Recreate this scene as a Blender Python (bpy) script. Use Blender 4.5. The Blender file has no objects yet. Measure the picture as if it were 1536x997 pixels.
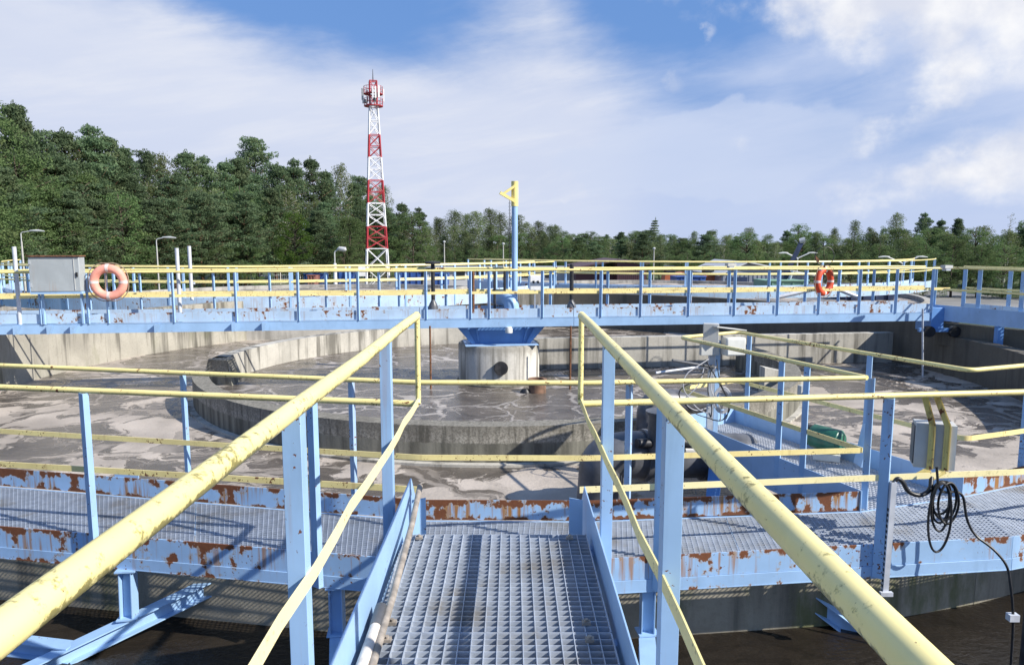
import bpy, math, random
import numpy as np
from mathutils import Vector, Matrix
R = math.radians
V = Vector
rng = random.Random(11)
scene = bpy.context.scene
col = scene.collection

# ------------------------------------------------------------------ camera model used to read positions off the photo
F = 1080.0
EYE = 1.575
PITCH = math.atan(133.5 / F)
CP, SP = math.cos(PITCH), math.sin(PITCH)
def ray(x, y):
    u = (x - 768) / F; v = (498.5 - y) / F
    return u, CP + v * SP, -SP + v * CP
def at(x, y, D):
    u, d, n = ray(x, y)
    return V((u * D / d, D, EYE + n * D / d))
def atz(x, y, z):
    u, d, n = ray(x, y)
    return at(x, y, (z - EYE) * d / n)

cam_d = bpy.data.cameras.new('camera'); cam = bpy.data.objects.new('camera', cam_d); col.objects.link(cam)
cam_d.sensor_width = 36; cam_d.lens = 36 * F / 1536
cam_d.clip_start = 0.05; cam_d.clip_end = 3000
cam.location = (0, 0, EYE); cam.rotation_euler = (R(90) - PITCH, 0, 0)
scene.camera = cam
scene.view_settings.view_transform = 'Standard'
scene.view_settings.look = 'None'
scene.view_settings.gamma = 1
scene.view_settings.exposure = 0.46

# ------------------------------------------------------------------ node helpers
class NT:
    def __init__(s, tree):
        s.t = tree
    def n(s, typ, **kw):
        nd = s.t.nodes.new(typ)
        for k, v in kw.items(): setattr(nd, k, v)
        return nd
    def put(s, sock, val):
        if isinstance(val, bpy.types.NodeSocket): s.t.links.new(val, sock)
        elif isinstance(val, (int, float)):
            try: sock.default_value = val
            except TypeError: sock.default_value = (val,) * len(sock.default_value)
        else:
            v = tuple(val)
            if len(sock.default_value) == 4 and len(v) == 3: v = v + (1,)
            sock.default_value = v
    def m(s, op, a, b=0.0, c=None, clamp=False):
        nd = s.n('ShaderNodeMath', operation=op, use_clamp=clamp)
        s.put(nd.inputs[0], a); s.put(nd.inputs[1], b)
        if c is not None: s.put(nd.inputs[2], c)
        return nd.outputs[0]
    def mul(s, a, b): return s.m('MULTIPLY', a, b)
    def add(s, a, b): return s.m('ADD', a, b)
    def sub(s, a, b): return s.m('SUBTRACT', a, b)
    def mx(s, a, b): return s.m('MAXIMUM', a, b)
    def vm(s, op, a, b):
        nd = s.n('ShaderNodeVectorMath', operation=op)
        s.put(nd.inputs[0], a); s.put(nd.inputs[1], b)
        return nd.outputs[0]
    def noise(s, vec, scale=1.0, detail=3.0, rough=0.5, dist=0.0):
        nd = s.n('ShaderNodeTexNoise'); s.put(nd.inputs['Vector'], vec)
        s.put(nd.inputs['Scale'], scale); s.put(nd.inputs['Detail'], detail)
        s.put(nd.inputs['Roughness'], rough); s.put(nd.inputs['Distortion'], dist)
        return nd
    def nf(s, *a, **k): return s.noise(*a, **k).outputs[0]
    def ss(s, x, lo, hi, a=0.0, b=1.0):
        nd = s.n('ShaderNodeMapRange', interpolation_type='SMOOTHSTEP')
        s.put(nd.inputs[0], x); s.put(nd.inputs[1], lo); s.put(nd.inputs[2], hi); s.put(nd.inputs[3], a); s.put(nd.inputs[4], b)
        return nd.outputs[0]
    def mix(s, f, a, b):
        nd = s.n('ShaderNodeMix', data_type='RGBA')
        s.put(nd.inputs['Factor'], f); s.put(nd.inputs[6], a); s.put(nd.inputs[7], b)
        return nd.outputs[2]
    def pos(s): return s.n('ShaderNodeNewGeometry').outputs['Position']
    def objc(s): return s.n('ShaderNodeTexCoord').outputs['Object']
    def xyz(s, v):
        nd = s.n('ShaderNodeSeparateXYZ'); s.put(nd.inputs[0], v); return nd.outputs
    def vec(s, x, y, z):
        nd = s.n('ShaderNodeCombineXYZ'); s.put(nd.inputs[0], x); s.put(nd.inputs[1], y); s.put(nd.inputs[2], z); return nd.outputs[0]
    def bump(s, h, strength=0.3, dist=0.01):
        nd = s.n('ShaderNodeBump'); s.put(nd.inputs['Height'], h); s.put(nd.inputs['Strength'], strength); s.put(nd.inputs['Distance'], dist)
        return nd.outputs[0]

def new_mat(name):
    m = bpy.data.materials.new(name); m.use_nodes = True
    t = NT(m.node_tree)
    b = m.node_tree.nodes['Principled BSDF']
    return m, t, b

def plain(name, c, rough=0.6, metal=0.0, var=0.15, scale=6.0, coords='pos'):
    m, t, b = new_mat(name)
    p = t.pos() if coords == 'pos' else t.objc()
    n = t.nf(p, scale=scale, detail=6, rough=0.6)
    k = t.ss(n, 0.3, 0.7)
    t.put(b.inputs['Base Color'], t.mix(k, [x * (1 - var) for x in c], [min(1, x * (1 + var)) for x in c]))
    t.put(b.inputs['Roughness'], t.m('ADD', t.mul(k, 0.12), rough - 0.06))
    b.inputs['Metallic'].default_value = metal
    return m

RUST_D, RUST_L = (0.085, 0.026, 0.012), (0.24, 0.085, 0.030)
def painted(name, base, rust=0.0, zt=None, zb=None, spots=0.0, drip=0.3, moss=0.0, fade=0.1, vary_scale=2.5, fine=1.0):
    """Oil paint over steel: rust patches (more of them along the edges zt / zb), run-off stains, chips and grime."""
    m, t, b = new_mat(name)
    p = t.pos()
    z = t.xyz(p)[2]
    big = t.nf(p, scale=vary_scale, detail=4, rough=0.6)
    c = t.mix(t.ss(big, 0.3, 0.72), [x * (1 - fade) for x in base], [min(1, x * (1 + fade * 0.7) + 0.02 * fade) for x in base])
    grime = t.nf(t.vm('MULTIPLY', p, (9, 9, 1.6)), scale=1.0, detail=6, rough=0.65)
    c = t.mix(t.ss(grime, 0.52, 0.8, 0, 0.35), c, [x * 0.62 for x in base])
    edge = 0.0
    if zt is not None: edge = t.ss(z, zt - 0.075, zt - 0.004)
    if zb is not None:
        e2 = t.ss(z, zb + 0.05, zb + 0.003)
        edge = t.mx(edge, e2) if zt is not None else e2
    n1 = t.nf(p, scale=8.0 * fine, detail=9, rough=0.62)
    n0 = t.nf(p, scale=1.6 * fine, detail=2, rough=0.5)
    r = t.add(n1, t.mul(t.sub(n0, 0.5), 0.42))
    if zt is not None or zb is not None: r = t.add(r, t.mul(edge, 0.11))
    if rust > 0.5:
        run = t.nf(t.vm('MULTIPLY', p, (15, 15, 2.4)), scale=1.0, detail=4, rough=0.6)
        r = t.add(r, t.mul(t.sub(run, 0.5), 0.32))
    thr = 0.80 - 0.22 * rust
    if rust > 0 or zt is not None or zb is not None:
        # stains running down below the rust
        dn = t.nf(t.vm('MULTIPLY', p, (26, 26, 1.3)), scale=1.0, detail=5, rough=0.6)
        low = t.nf(t.vm('MULTIPLY', p, (2.2, 2.2, 1.2)), scale=1.0, detail=2)
        st = t.mul(t.ss(t.add(dn, t.mul(t.sub(low, 0.5), 0.7)), 0.60 - 0.1 * rust, 0.78 - 0.1 * rust), drip)
        c = t.mix(st, c, (0.34, 0.165, 0.055))
        halo = t.ss(r, thr - 0.05, thr + 0.01, 0, 0.55)
        c = t.mix(halo, c, (0.42, 0.30, 0.16))
        mask = t.ss(r, thr, thr + 0.025)
    else:
        mask = 0.0
    if spots > 0:
        sn = t.nf(p, scale=38.0 * fine, detail=4, rough=0.6)
        sl = t.nf(p, scale=3.0 * fine, detail=2)
        s2 = t.ss(t.add(sn, t.mul(t.sub(sl, 0.5), 0.55)), 0.76 - 0.12 * spots, 0.79 - 0.12 * spots)
        mask = t.mx(mask, s2)
    if name.startswith('yellow'):
        b1 = t.nf(p, scale=1.7, detail=2); b2 = t.nf(p, scale=24 * fine, detail=8, rough=0.7)
        s3 = t.ss(t.add(b2, t.mul(t.sub(b1, 0.5), 0.75)), 0.69, 0.725)
        mask = t.mx(mask, s3) if not isinstance(mask, float) else s3
    if moss > 0:
        nz = t.xyz(t.n('ShaderNodeNewGeometry').outputs['Normal'])[2]
        mo = t.nf(p, scale=30, detail=8, rough=0.7)
        lo = t.nf(p, scale=4, detail=2)
        under = t.ss(nz, 0.15, -0.55)
        mm = t.mul(t.ss(t.add(t.add(mo, t.mul(t.sub(lo, 0.5), 0.5)), t.mul(under, 0.16)), 0.60, 0.72), moss)
        c = t.mix(mm, c, (0.16, 0.14, 0.035))
    rc = t.mix(t.nf(p, scale=40, detail=5, rough=0.7), RUST_D, RUST_L)
    c = t.mix(mask, c, rc)
    t.put(b.inputs['Base Color'], c)
    t.put(b.inputs['Roughness'], t.m('ADD', t.mul(mask, 0.4), 0.42))
    h = t.sub(t.mul(big, 0.15), t.mul(mask, 0.5)) if not isinstance(mask, float) else big
    t.put(b.inputs['Normal'], t.bump(h, 0.25, 0.004))
    return m

def concrete(name, base=(0.36, 0.335, 0.285), stain=1.0, moss=0.0, ztop=None, zwet=None, streak=3.2):
    m, t, b = new_mat(name)
    p = t.pos()
    fine = t.nf(p, scale=22, detail=8, rough=0.7)
    big = t.nf(p, scale=0.9, detail=4, rough=0.6)
    c = t.mix(t.ss(big, 0.3, 0.7), [x * 0.8 for x in base], [x * 1.14 for x in base])
    c = t.mix(t.ss(fine, 0.45, 0.75, 0, 0.4), c, [x * 0.55 for x in base])
    st = t.nf(t.vm('MULTIPLY', p, (streak, streak, 0.28)), scale=1.0, detail=7, rough=0.62)
    lo = t.nf(p, scale=0.55, detail=2)
    s = t.ss(t.add(st, t.mul(t.sub(lo, 0.5), 0.5)), 0.45, 0.66)
    c = t.mix(t.mul(s, 0.72 * stain), c, (0.075, 0.068, 0.055))
    if moss > 0:
        mo = t.nf(t.vm('MULTIPLY', p, (2.2, 2.2, 0.6)), scale=1, detail=7, rough=0.65)
        c = t.mix(t.ss(mo, 0.50, 0.66, 0, moss), c, (0.10, 0.115, 0.03))
    if ztop is not None:
        z = t.xyz(p)[2]
        wob = t.mul(t.sub(t.nf(p, scale=9, detail=6, rough=0.7), 0.5), 0.35)
        tp = t.ss(t.add(z, wob), ztop - 0.20, ztop - 0.04)
        c = t.mix(t.mul(tp, 0.5), c, (0.16, 0.145, 0.115))
    if zwet is not None:
        z = t.xyz(p)[2]
        wob = t.mul(t.sub(t.nf(p, scale=14, detail=5, rough=0.7), 0.5), 0.07)
        ru = t.nf(p, scale=34, detail=6, rough=0.75)
        c = t.mix(t.ss(ru, 0.42, 0.60, 0, 0.7), c, (0.11, 0.10, 0.08))
        vs_ = t.nf(t.vm('MULTIPLY', p, (13, 13, 1.2)), scale=1, detail=6, rough=0.65)
        c = t.mix(t.ss(vs_, 0.50, 0.66, 0, 0.75), c, (0.075, 0.07, 0.055))
        wetc = t.mix(t.ss(t.nf(t.vm('MULTIPLY', p, (7, 7, 0.5)), scale=1, detail=5), 0.35, 0.7), (0.085, 0.082, 0.066), (0.25, 0.24, 0.195))
        c = t.mix(t.mul(t.ss(t.add(z, wob), zwet + 0.012, zwet - 0.012), 0.9), c, wetc)
    t.put(b.inputs['Base Color'], c)
    b.inputs['Roughness'].default_value = 0.9
    t.put(b.inputs['Normal'], t.bump(t.add(fine, t.mul(big, 1.2)), 0.4, 0.012))
    return m

M = {}
BLUE = (0.325, 0.50, 0.735)
M['blue'] = painted('blue_paint', BLUE, spots=0.15)
M['blue_post'] = painted('blue_post_paint', BLUE, rust=0.10, spots=0.62, drip=0.25)
M['blue_rusty_post'] = painted('blue_flaking_paint', (0.36, 0.50, 0.70), rust=0.55, spots=0.8, drip=0.5)
M['blue_toe'] = painted('blue_paint_rusted_toe', BLUE, rust=1.12, zt=-0.49, zb=-0.66, spots=0.6, drip=1.0)
M['blue_beam'] = painted('blue_paint_rusted_beam', BLUE, rust=0.84, zt=-0.655, spots=0.6, drip=0.8)
M['blue_flange'] = painted('blue_paint_flange', BLUE, rust=0.56, zb=-0.93, spots=0.45)
M['blue_bridge'] = painted('blue_paint_bridge', (0.45, 0.59, 0.75), rust=0.78, spots=0.15, drip=0.3, zt=0.30)
M['blue_shaded'] = painted('blue_paint_shaded', (0.13, 0.29, 0.60), spots=0.2)  # same blue darkened: shade under bridge and decks put into the colour
M['yellow'] = painted('yellow_paint', (0.91, 0.76, 0.31), spots=0.62, moss=0.3, fade=0.08)
M['yellow_near'] = painted('yellow_paint_worn', (0.90, 0.77, 0.33), rust=0.0, spots=0.34, moss=0.85, fade=0.08, fine=2.2)
M['yellow_pale'] = painted('yellow_pale_bar_paint', (0.93, 0.82, 0.45), spots=0.40, moss=0.3, fade=0.06)
M['yellow_rust'] = painted('yellow_rusty_bar_paint', (0.95, 0.78, 0.34), rust=0.22, spots=0.85, moss=0.25, fade=0.1)
M['strap'] = painted('rusty_strap_paint', (0.72, 0.58, 0.20), rust=0.75, spots=0.9, moss=0.3, drip=0.6)
M['crane_yellow'] = plain('crane_yellow_paint', (0.86, 0.72, 0.27), 0.5, 0.0, 0.1, 5)
M['galv'] = plain('galvanised_steel', (0.47, 0.50, 0.545), 0.5, 0.15, 0.16, 14)
def dirty_galv():
    m, t, b = new_mat('galvanised_grating'); p = t.pos()
    n = t.nf(p, scale=14, detail=6, rough=0.6); lo = t.nf(p, scale=2.3, detail=4, rough=0.6)
    c = t.mix(t.ss(n, 0.3, 0.7), (0.345, 0.385, 0.45), (0.47, 0.52, 0.60))
    c = t.mix(t.ss(t.add(lo, t.mul(t.sub(n, 0.5), 0.3)), 0.50, 0.72, 0, 0.65), c, (0.24, 0.21, 0.17))
    t.put(b.inputs['Base Color'], c); b.inputs['Roughness'].default_value = 0.5; b.inputs['Metallic'].default_value = 0.15
    return m
M['grate'] = dirty_galv()
M['galv_pale'] = plain('galvanised_pale', (0.62, 0.64, 0.68), 0.5, 0.2, 0.1, 8)
M['box_grey'] = painted('grey_sheet_paint', (0.40, 0.43, 0.44), rust=0.10, spots=0.15, drip=0.25, fine=0.7)
M['panel_grey'] = plain('grey_enclosure', (0.50, 0.50, 0.48), 0.5, 0.0, 0.08)
M['panel_pale'] = plain('pale_enclosure', (0.66, 0.66, 0.62), 0.5, 0.0, 0.08)
M['white'] = plain('white_paint', (0.78, 0.78, 0.78), 0.5, 0.0, 0.06)
M['black'] = plain('black_rubber', (0.016, 0.016, 0.018), 0.45, 0.0, 0.3, 20)
M['dark'] = plain('dark_steel', (0.035, 0.035, 0.038), 0.5, 0.2, 0.3, 12)
M['grey_cable'] = plain('grey_cable', (0.40, 0.40, 0.42), 0.5, 0, 0.1)
M['pipe_dark'] = plain('dark_grey_pipe', (0.105, 0.108, 0.118), 0.42, 0.1, 0.35, 5)
M['pipe_grey'] = plain('grey_pipe', (0.30, 0.30, 0.31), 0.5, 0.1, 0.2, 5)
M['conduit'] = plain('weathered_conduit', (0.30, 0.26, 0.22), 0.7, 0.0, 0.3, 18)
M['sleeve'] = plain('pale_sleeve', (0.62, 0.57, 0.52), 0.6, 0.0, 0.15, 18)
M['rust'] = plain('rusty_steel', (0.17, 0.075, 0.035), 0.85, 0.0, 0.5, 16)
M['rust_pipe'] = plain('rusty_cast_pipe', (0.20, 0.115, 0.075), 0.85, 0.0, 0.4, 9)
M['orange_faded'] = plain('faded_orange_foam', (0.84, 0.36, 0.27), 0.65, 0, 0.16, 7)
M['orange'] = plain('orange_red_foam', (0.62, 0.075, 0.025), 0.6, 0, 0.15, 7)
M['band'] = plain('pale_band', (0.72, 0.60, 0.56), 0.6)
M['rope'] = plain('rope', (0.32, 0.24, 0.17), 0.85, 0, 0.2, 60)
M['red'] = plain('red_paint', (0.42, 0.035, 0.045), 0.5, 0, 0.15, 1)
M['tower_white'] = plain('tower_white_paint', (0.80, 0.80, 0.80), 0.5, 0, 0.05, 1)
M['green_motor'] = plain('green_enamel', (0.030, 0.145, 0.090), 0.4, 0.0, 0.25, 12)
M['red_knob'] = plain('red_knob', (0.5, 0.04, 0.03), 0.4)
M['maroon'] = plain('maroon_sheet', (0.095, 0.038, 0.045), 0.55, 0, 0.1, 0.5)
M['maroon_roof'] = plain('maroon_roof_sheet', (0.085, 0.045, 0.055), 0.6, 0, 0.1, 0.5)
M['roof_pale'] = plain('pale_roof_sheet', (0.60, 0.60, 0.60), 0.5, 0, 0.06, 0.5)
M['corrugated'] = plain('grey_corrugated_sheet', (0.26, 0.28, 0.32), 0.5, 0.2, 0.1, 0.8)
M['plaster'] = plain('pale_plaster', (0.55, 0.55, 0.54), 0.85, 0, 0.08, 0.4)
M['skip_blue'] = plain('container_blue', (0.035, 0.095, 0.30), 0.5, 0, 0.2, 1.5)
M['skip_navy'] = plain('container_navy', (0.02, 0.035, 0.085), 0.5, 0, 0.2, 1.5)
M['skip_rust'] = plain('container_brown_red', (0.26, 0.11, 0.09), 0.7, 0, 0.2, 1.5)
M['green_tank'] = plain('pale_green_sheet', (0.16, 0.30, 0.22), 0.5, 0, 0.15, 0.8)
M['orange_machine'] = plain('orange_machine_paint', (0.42, 0.12, 0.05), 0.5, 0, 0.2, 1.5)
M['glass'] = plain('window_glass', (0.03, 0.035, 0.04), 0.12, 0, 0.1)
M['pole'] = plain('concrete_pole', (0.44, 0.43, 0.40), 0.85, 0, 0.12, 3)
M['lamp'] = plain('lamp_housing', (0.50, 0.51, 0.50), 0.4, 0, 0.06, 3)
M['conc'] = concrete('concrete', base=(0.40, 0.375, 0.32), stain=0.8, ztop=-0.80, zwet=-1.03)
M['conc_pale'] = concrete('concrete_pale', base=(0.48, 0.455, 0.40), stain=1.1, streak=4.5)
M['conc_outer'] = concrete('concrete_outer_wall', base=(0.37, 0.345, 0.29), stain=1.15, moss=0.25, streak=5.0)
M['conc_mossy'] = concrete('concrete_mossy', base=(0.33, 0.30, 0.235), stain=0.95, moss=0.75)
M['conc_pillar'] = concrete('concrete_pillar', base=(0.52, 0.495, 0.44), stain=1.1, streak=7.0, ztop=-0.52)
M['conc_dark'] = concrete('concrete_stained_shaded', base=(0.135, 0.12, 0.095), stain=1.0, streak=5.0)  # black staining, plus the shade on these walls painted into the dark base
M['conc_far'] = concrete('concrete_far_tank', base=(0.42, 0.40, 0.36), stain=0.6)

# ------------------------------------------------------------------ mesh helpers
Z = V((0, 0, 1))
def perp(d):
    a = Z if abs(d.z) < 0.95 else V((1, 0, 0))
    s = d.cross(a).normalized()
    return s, s.cross(d).normalized()
def rounded(pts, r, n=5):
    pts = [V(p) for p in pts]; out = [pts[0]]
    for i in range(1, len(pts) - 1):
        a, b, c = pts[i - 1], pts[i], pts[i + 1]
        d1, d2 = (a - b), (c - b)
        k = min(r, d1.length * 0.45, d2.length * 0.45)
        p, q = b + d1.normalized() * k, b + d2.normalized() * k
        for j in range(n + 1):
            t = j / n
            out.append(p * (1 - t) ** 2 + b * 2 * t * (1 - t) + q * t * t)
    out.append(pts[-1]); return out
ORG = {}
class MB:
    def __init__(s): s.v = []; s.f = []
    def poly(s, pts):
        i = len(s.v); s.v += [tuple(p) for p in pts]; s.f.append(tuple(range(i, i + len(pts)))); return s
    def hexa(s, p):       # 8 points: bottom ring, top ring
        i = len(s.v); s.v += [tuple(x) for x in p]
        for f in ((3, 2, 1, 0), (4, 5, 6, 7), (0, 1, 5, 4), (1, 2, 6, 5), (2, 3, 7, 6), (3, 0, 4, 7)):
            s.f.append(tuple(i + k for k in f))
        return s
    def box(s, c, d, yaw=0.0):
        c = V(c); x, y, z = d[0] / 2, d[1] / 2, d[2] / 2
        m = Matrix.Rotation(yaw, 3, 'Z')
        return s.hexa([c + m @ V(q) for q in ((-x, -y, -z), (x, -y, -z), (x, y, -z), (-x, y, -z), (-x, -y, z), (x, -y, z), (x, y, z), (-x, y, z))])
    def bar(s, p, q, w, h, side=None):
        p, q = V(p), V(q); d = (q - p).normalized()
        if side is None: a, b = perp(d)
        else:
            a = V(side); a = (a - d * a.dot(d)).normalized(); b = a.cross(d).normalized()
        a = a * (w / 2); b = b * (h / 2)
        return s.hexa([p - a - b, p + a - b, q + a - b, q - a - b, p - a + b, p + a + b, q + a + b, q - a + b])
    def prism(s, pts, off):
        pts = [V(p) for p in pts]; off = V(off); n = len(pts); i = len(s.v)
        s.v += [tuple(p) for p in pts] + [tuple(p + off) for p in pts]
        s.f.append(tuple(range(i + n - 1, i - 1, -1))); s.f.append(tuple(range(i + n, i + 2 * n)))
        for k in range(n): s.f.append((i + k, i + (k + 1) % n, i + n + (k + 1) % n, i + n + k))
        return s
    def angle(s, p, q, w, t, da, db, w2=None):
        """L-profile from p to q, corner at p, flanges w long along da and db"""
        p, q, da, db = V(p), V(q), V(da), V(db)
        w2 = w2 or w; prof = [V(), da * w, da * w + db * t, da * t + db * t, da * t + db * w2, db * w2]
        return s.prism([p + x for x in prof], q - p)
    def tube(s, pts, r, n=10, closed=False, cap=True):
        pts = [V(p) for p in pts]; N = len(pts); i0 = len(s.v)
        rr = r if isinstance(r, (list, tuple)) else [r] * N
        d0 = (pts[1] - pts[0]).normalized(); a, b = perp(d0); prev = d0
        for k in range(N):
            if closed: d = (pts[(k + 1) % N] - pts[k - 1]).normalized(); sc = 1
            elif k == 0: d = d0; sc = 1
            elif k == N - 1: d = (pts[k] - pts[k - 1]).normalized()
            else: d = ((pts[k + 1] - pts[k]).normalized() + (pts[k] - pts[k - 1]).normalized()).normalized()
            if d.length < 1e-6: d = prev
            a = (a - d * a.dot(d)).normalized(); b = d.cross(a).normalized(); prev = d
            for j in range(n):
                t = 2 * math.pi * j / n
                s.v.append(tuple(pts[k] + (a * math.cos(t) + b * math.sin(t)) * rr[k]))
        for k in range(N if closed else N - 1):
            k2 = (k + 1) % N
            for j in range(n):
                j2 = (j + 1) % n
                s.f.append((i0 + k * n + j, i0 + k * n + j2, i0 + k2 * n + j2, i0 + k2 * n + j))
        if cap and not closed:
            s.f.append(tuple(i0 + j for j in range(n - 1, -1, -1)))
            s.f.append(tuple(i0 + (N - 1) * n + j for j in range(n)))
        return s
    def lathe(s, c, prof, n=32, a0=0, a1=360):
        c = V(c); i0 = len(s.v); m = len(prof); full = abs(a1 - a0) >= 359.9
        cnt = n if full else n + 1
        for k in range(cnt):
            t = R(a0 + (a1 - a0) * k / n)
            for (r, z) in prof: s.v.append((c.x + r * math.cos(t), c.y + r * math.sin(t), c.z + z))
        for k in range(n):
            k2 = (k + 1) % cnt
            for j in range(m - 1):
                s.f.append((i0 + k * m + j, i0 + k2 * m + j, i0 + k2 * m + j + 1, i0 + k * m + j + 1))
        return s
    def arcwall(s, c, r0, r1, z0, z1, a0, a1, n=48):
        """a closed piece of ring wall"""
        c = V(c); i0 = len(s.v); full = abs(a1 - a0) >= 359.9; cnt = n if full else n + 1
        for k in range(cnt):
            t = R(a0 + (a1 - a0) * k / n); x, y = math.cos(t), math.sin(t)
            for r, z in ((r0, z0), (r1, z0), (r1, z1), (r0, z1)): s.v.append((c.x + r * x, c.y + r * y, z))
        for k in range(n):
            k2 = (k + 1) % cnt
            for j in range(4):
                j2 = (j + 1) % 4
                s.f.append((i0 + k * 4 + j, i0 + k2 * 4 + j, i0 + k2 * 4 + j2, i0 + k * 4 + j2))
        if not full:
            s.f.append((i0, i0 + 1, i0 + 2, i0 + 3)); e = i0 + n * 4
            s.f.append((e + 3, e + 2, e + 1, e))
        return s
    def build(s, name, mat, parent=None, label=None, smooth=True, bevel=0.0, kind=None, origin=None):
        me = bpy.data.meshes.new(name)
        o = bpy.data.objects.new(name, me); col.objects.link(o)
        org = ORG[parent.name] if parent is not None else (V(origin) if origin is not None else V())
        me.from_pydata([(x - org.x, y - org.y, z - org.z) for (x, y, z) in s.v], [], s.f)
        me.validate(); me.update()
        if isinstance(mat, (list, tuple)):
            for q in mat: me.materials.append(q)
        else: me.materials.append(mat)
        if smooth:
            me.polygons.foreach_set('use_smooth', [True] * len(me.polygons))
            me.set_sharp_from_angle(angle=R(38))
        if parent is not None: o.parent = parent
        else: o.location = org
        ORG[o.name] = org
        if label: o['label'] = label
        if kind: o['kind'] = kind
        if bevel:
            bm = o.modifiers.new('edge', 'BEVEL'); bm.width = bevel; bm.segments = 2; bm.limit_method = 'ANGLE'; bm.angle_limit = R(40)
        return o
def thing(name, label, cat, loc=(0, 0, 0), group=None):
    o = bpy.data.objects.new(name, None); col.objects.link(o); o.location = loc; o.empty_display_size = 0.2
    o['label'] = label; o['category'] = cat
    if group: o['group'] = group
    ORG[o.name] = V(loc); return o
def tag(o, label, cat, group=None):
    o['label'] = label; o['category'] = cat
    if group: o['group'] = group
    return o
def dup(root, loc, label=None, group=None, rotz=0.0, scale=None):
    def cp(o, par):
        c = o.copy(); col.objects.link(c)
        if par is not None: c.parent = par
        for ch in o.children: cp(ch, c)
        return c
    c = cp(root, None); c.location = loc; c.rotation_euler = (0, 0, rotz)
    if scale is not None: c.scale = scale if isinstance(scale, tuple) else (scale,) * 3
    if label: c['label'] = label
    if group: c['group'] = group
    ORG[c.name] = V(loc); return c
def lerp(a, b, t): return V(a) * (1 - t) + V(b) * t

# ------------------------------------------------------------------ levels
DECK = -0.665        # ring walkway deck
RZ = 0.475           # top of its handrails
WATER = -1.325
CH = -1.52           # water in the outer channel
GROUND = -3.4
C = V((-0.28, 15.2, 0))

A0, A1, A2 = V((-6.7, 6.40, 0)), V((-4.1, 5.52, 0)), V((-0.70, 4.9, 0))
B0, B1, B2 = V((0.50, 4.9, 0)), V((3.85, 5.31, 0)), V((6.5, 6.2, 0))
Bm = lerp(B0, B1, 0.70)
F0, F1, F2, F3 = V((-7.4, 7.75, 0)), V((-4.75, 6.45, 0)), V((-0.75, 5.62, 0)), V((0.6, 5.6, 0))
F4, F5, F6, F7 = V((2.93, 5.82, 0)), V((4.0, 6.17, 0)), V((4.65, 6.42, 0)), V((7.1, 7.5, 0))
def zz(p, z): return V((p.x, p.y, z))
def arcp(a, r): return V((C.x + r * math.cos(R(a)), C.y + r * math.sin(R(a)), 0))
NW = [arcp(222, 10.1), lerp(A0, F0, 0.80), lerp(A1, F1, 0.66), lerp(A2, F2, 0.80), lerp(B0, F3, 0.80), lerp(Bm, F4, 0.86), lerp(B1, F5, 0.86), lerp(B2, F7, 0.80), arcp(331, 10.1)]   # centre line of the near wall

# ------------------------------------------------------------------ ground, water, sky
def ground_mat():
    m, t, b = new_mat('grass_ground'); p = t.pos()
    n = t.nf(p, scale=0.08, detail=5, rough=0.6); f = t.nf(p, scale=2.5, detail=6, rough=0.7)
    c = t.mix(t.ss(n, 0.35, 0.65), (0.055, 0.085, 0.022), (0.10, 0.115, 0.04))
    c = t.mix(t.ss(f, 0.4, 0.7, 0, 0.5), c, (0.035, 0.05, 0.015))
    t.put(b.inputs['Base Color'], c); b.inputs['Roughness'].default_value = 0.95
    t.put(b.inputs['Normal'], t.bump(f, 0.6, 0.1)); return m
g = MB()
NS = 24
for i in range(NS):
    for j in range(NS):
        x0, x1 = -1500 + 3000 * i / NS, -1500 + 3000 * (i + 1) / NS
        y0, y1 = -1200 + 3000 * j / NS, -1200 + 3000 * (j + 1) / NS
        g.poly([(x0, y0, GROUND), (x1, y0, GROUND), (x1, y1, GROUND), (x0, y1, GROUND)])
g.build('ground', ground_mat(), kind='structure', smooth=False)
def yard_mat():
    m, t, b = new_mat('yard_paving'); p = t.pos()
    n = t.nf(p, scale=0.25, detail=6, rough=0.65); f = t.nf(p, scale=6, detail=6, rough=0.7)
    c = t.mix(t.ss(n, 0.3, 0.7), (0.17, 0.165, 0.155), (0.27, 0.26, 0.24))
    c = t.mix(t.ss(f, 0.5, 0.75, 0, 0.4), c, (0.11, 0.105, 0.10))
    t.put(b.inputs['Base Color'], c); b.inputs['Roughness'].default_value = 0.9; return m
y = MB().poly([(-22, 50, GROUND + .004), (46, 50, GROUND + .004), (46, 92, GROUND + .004), (-22, 98, GROUND + .004)])
y.build('yard_paving', yard_mat(), kind='structure', smooth=False)

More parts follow.
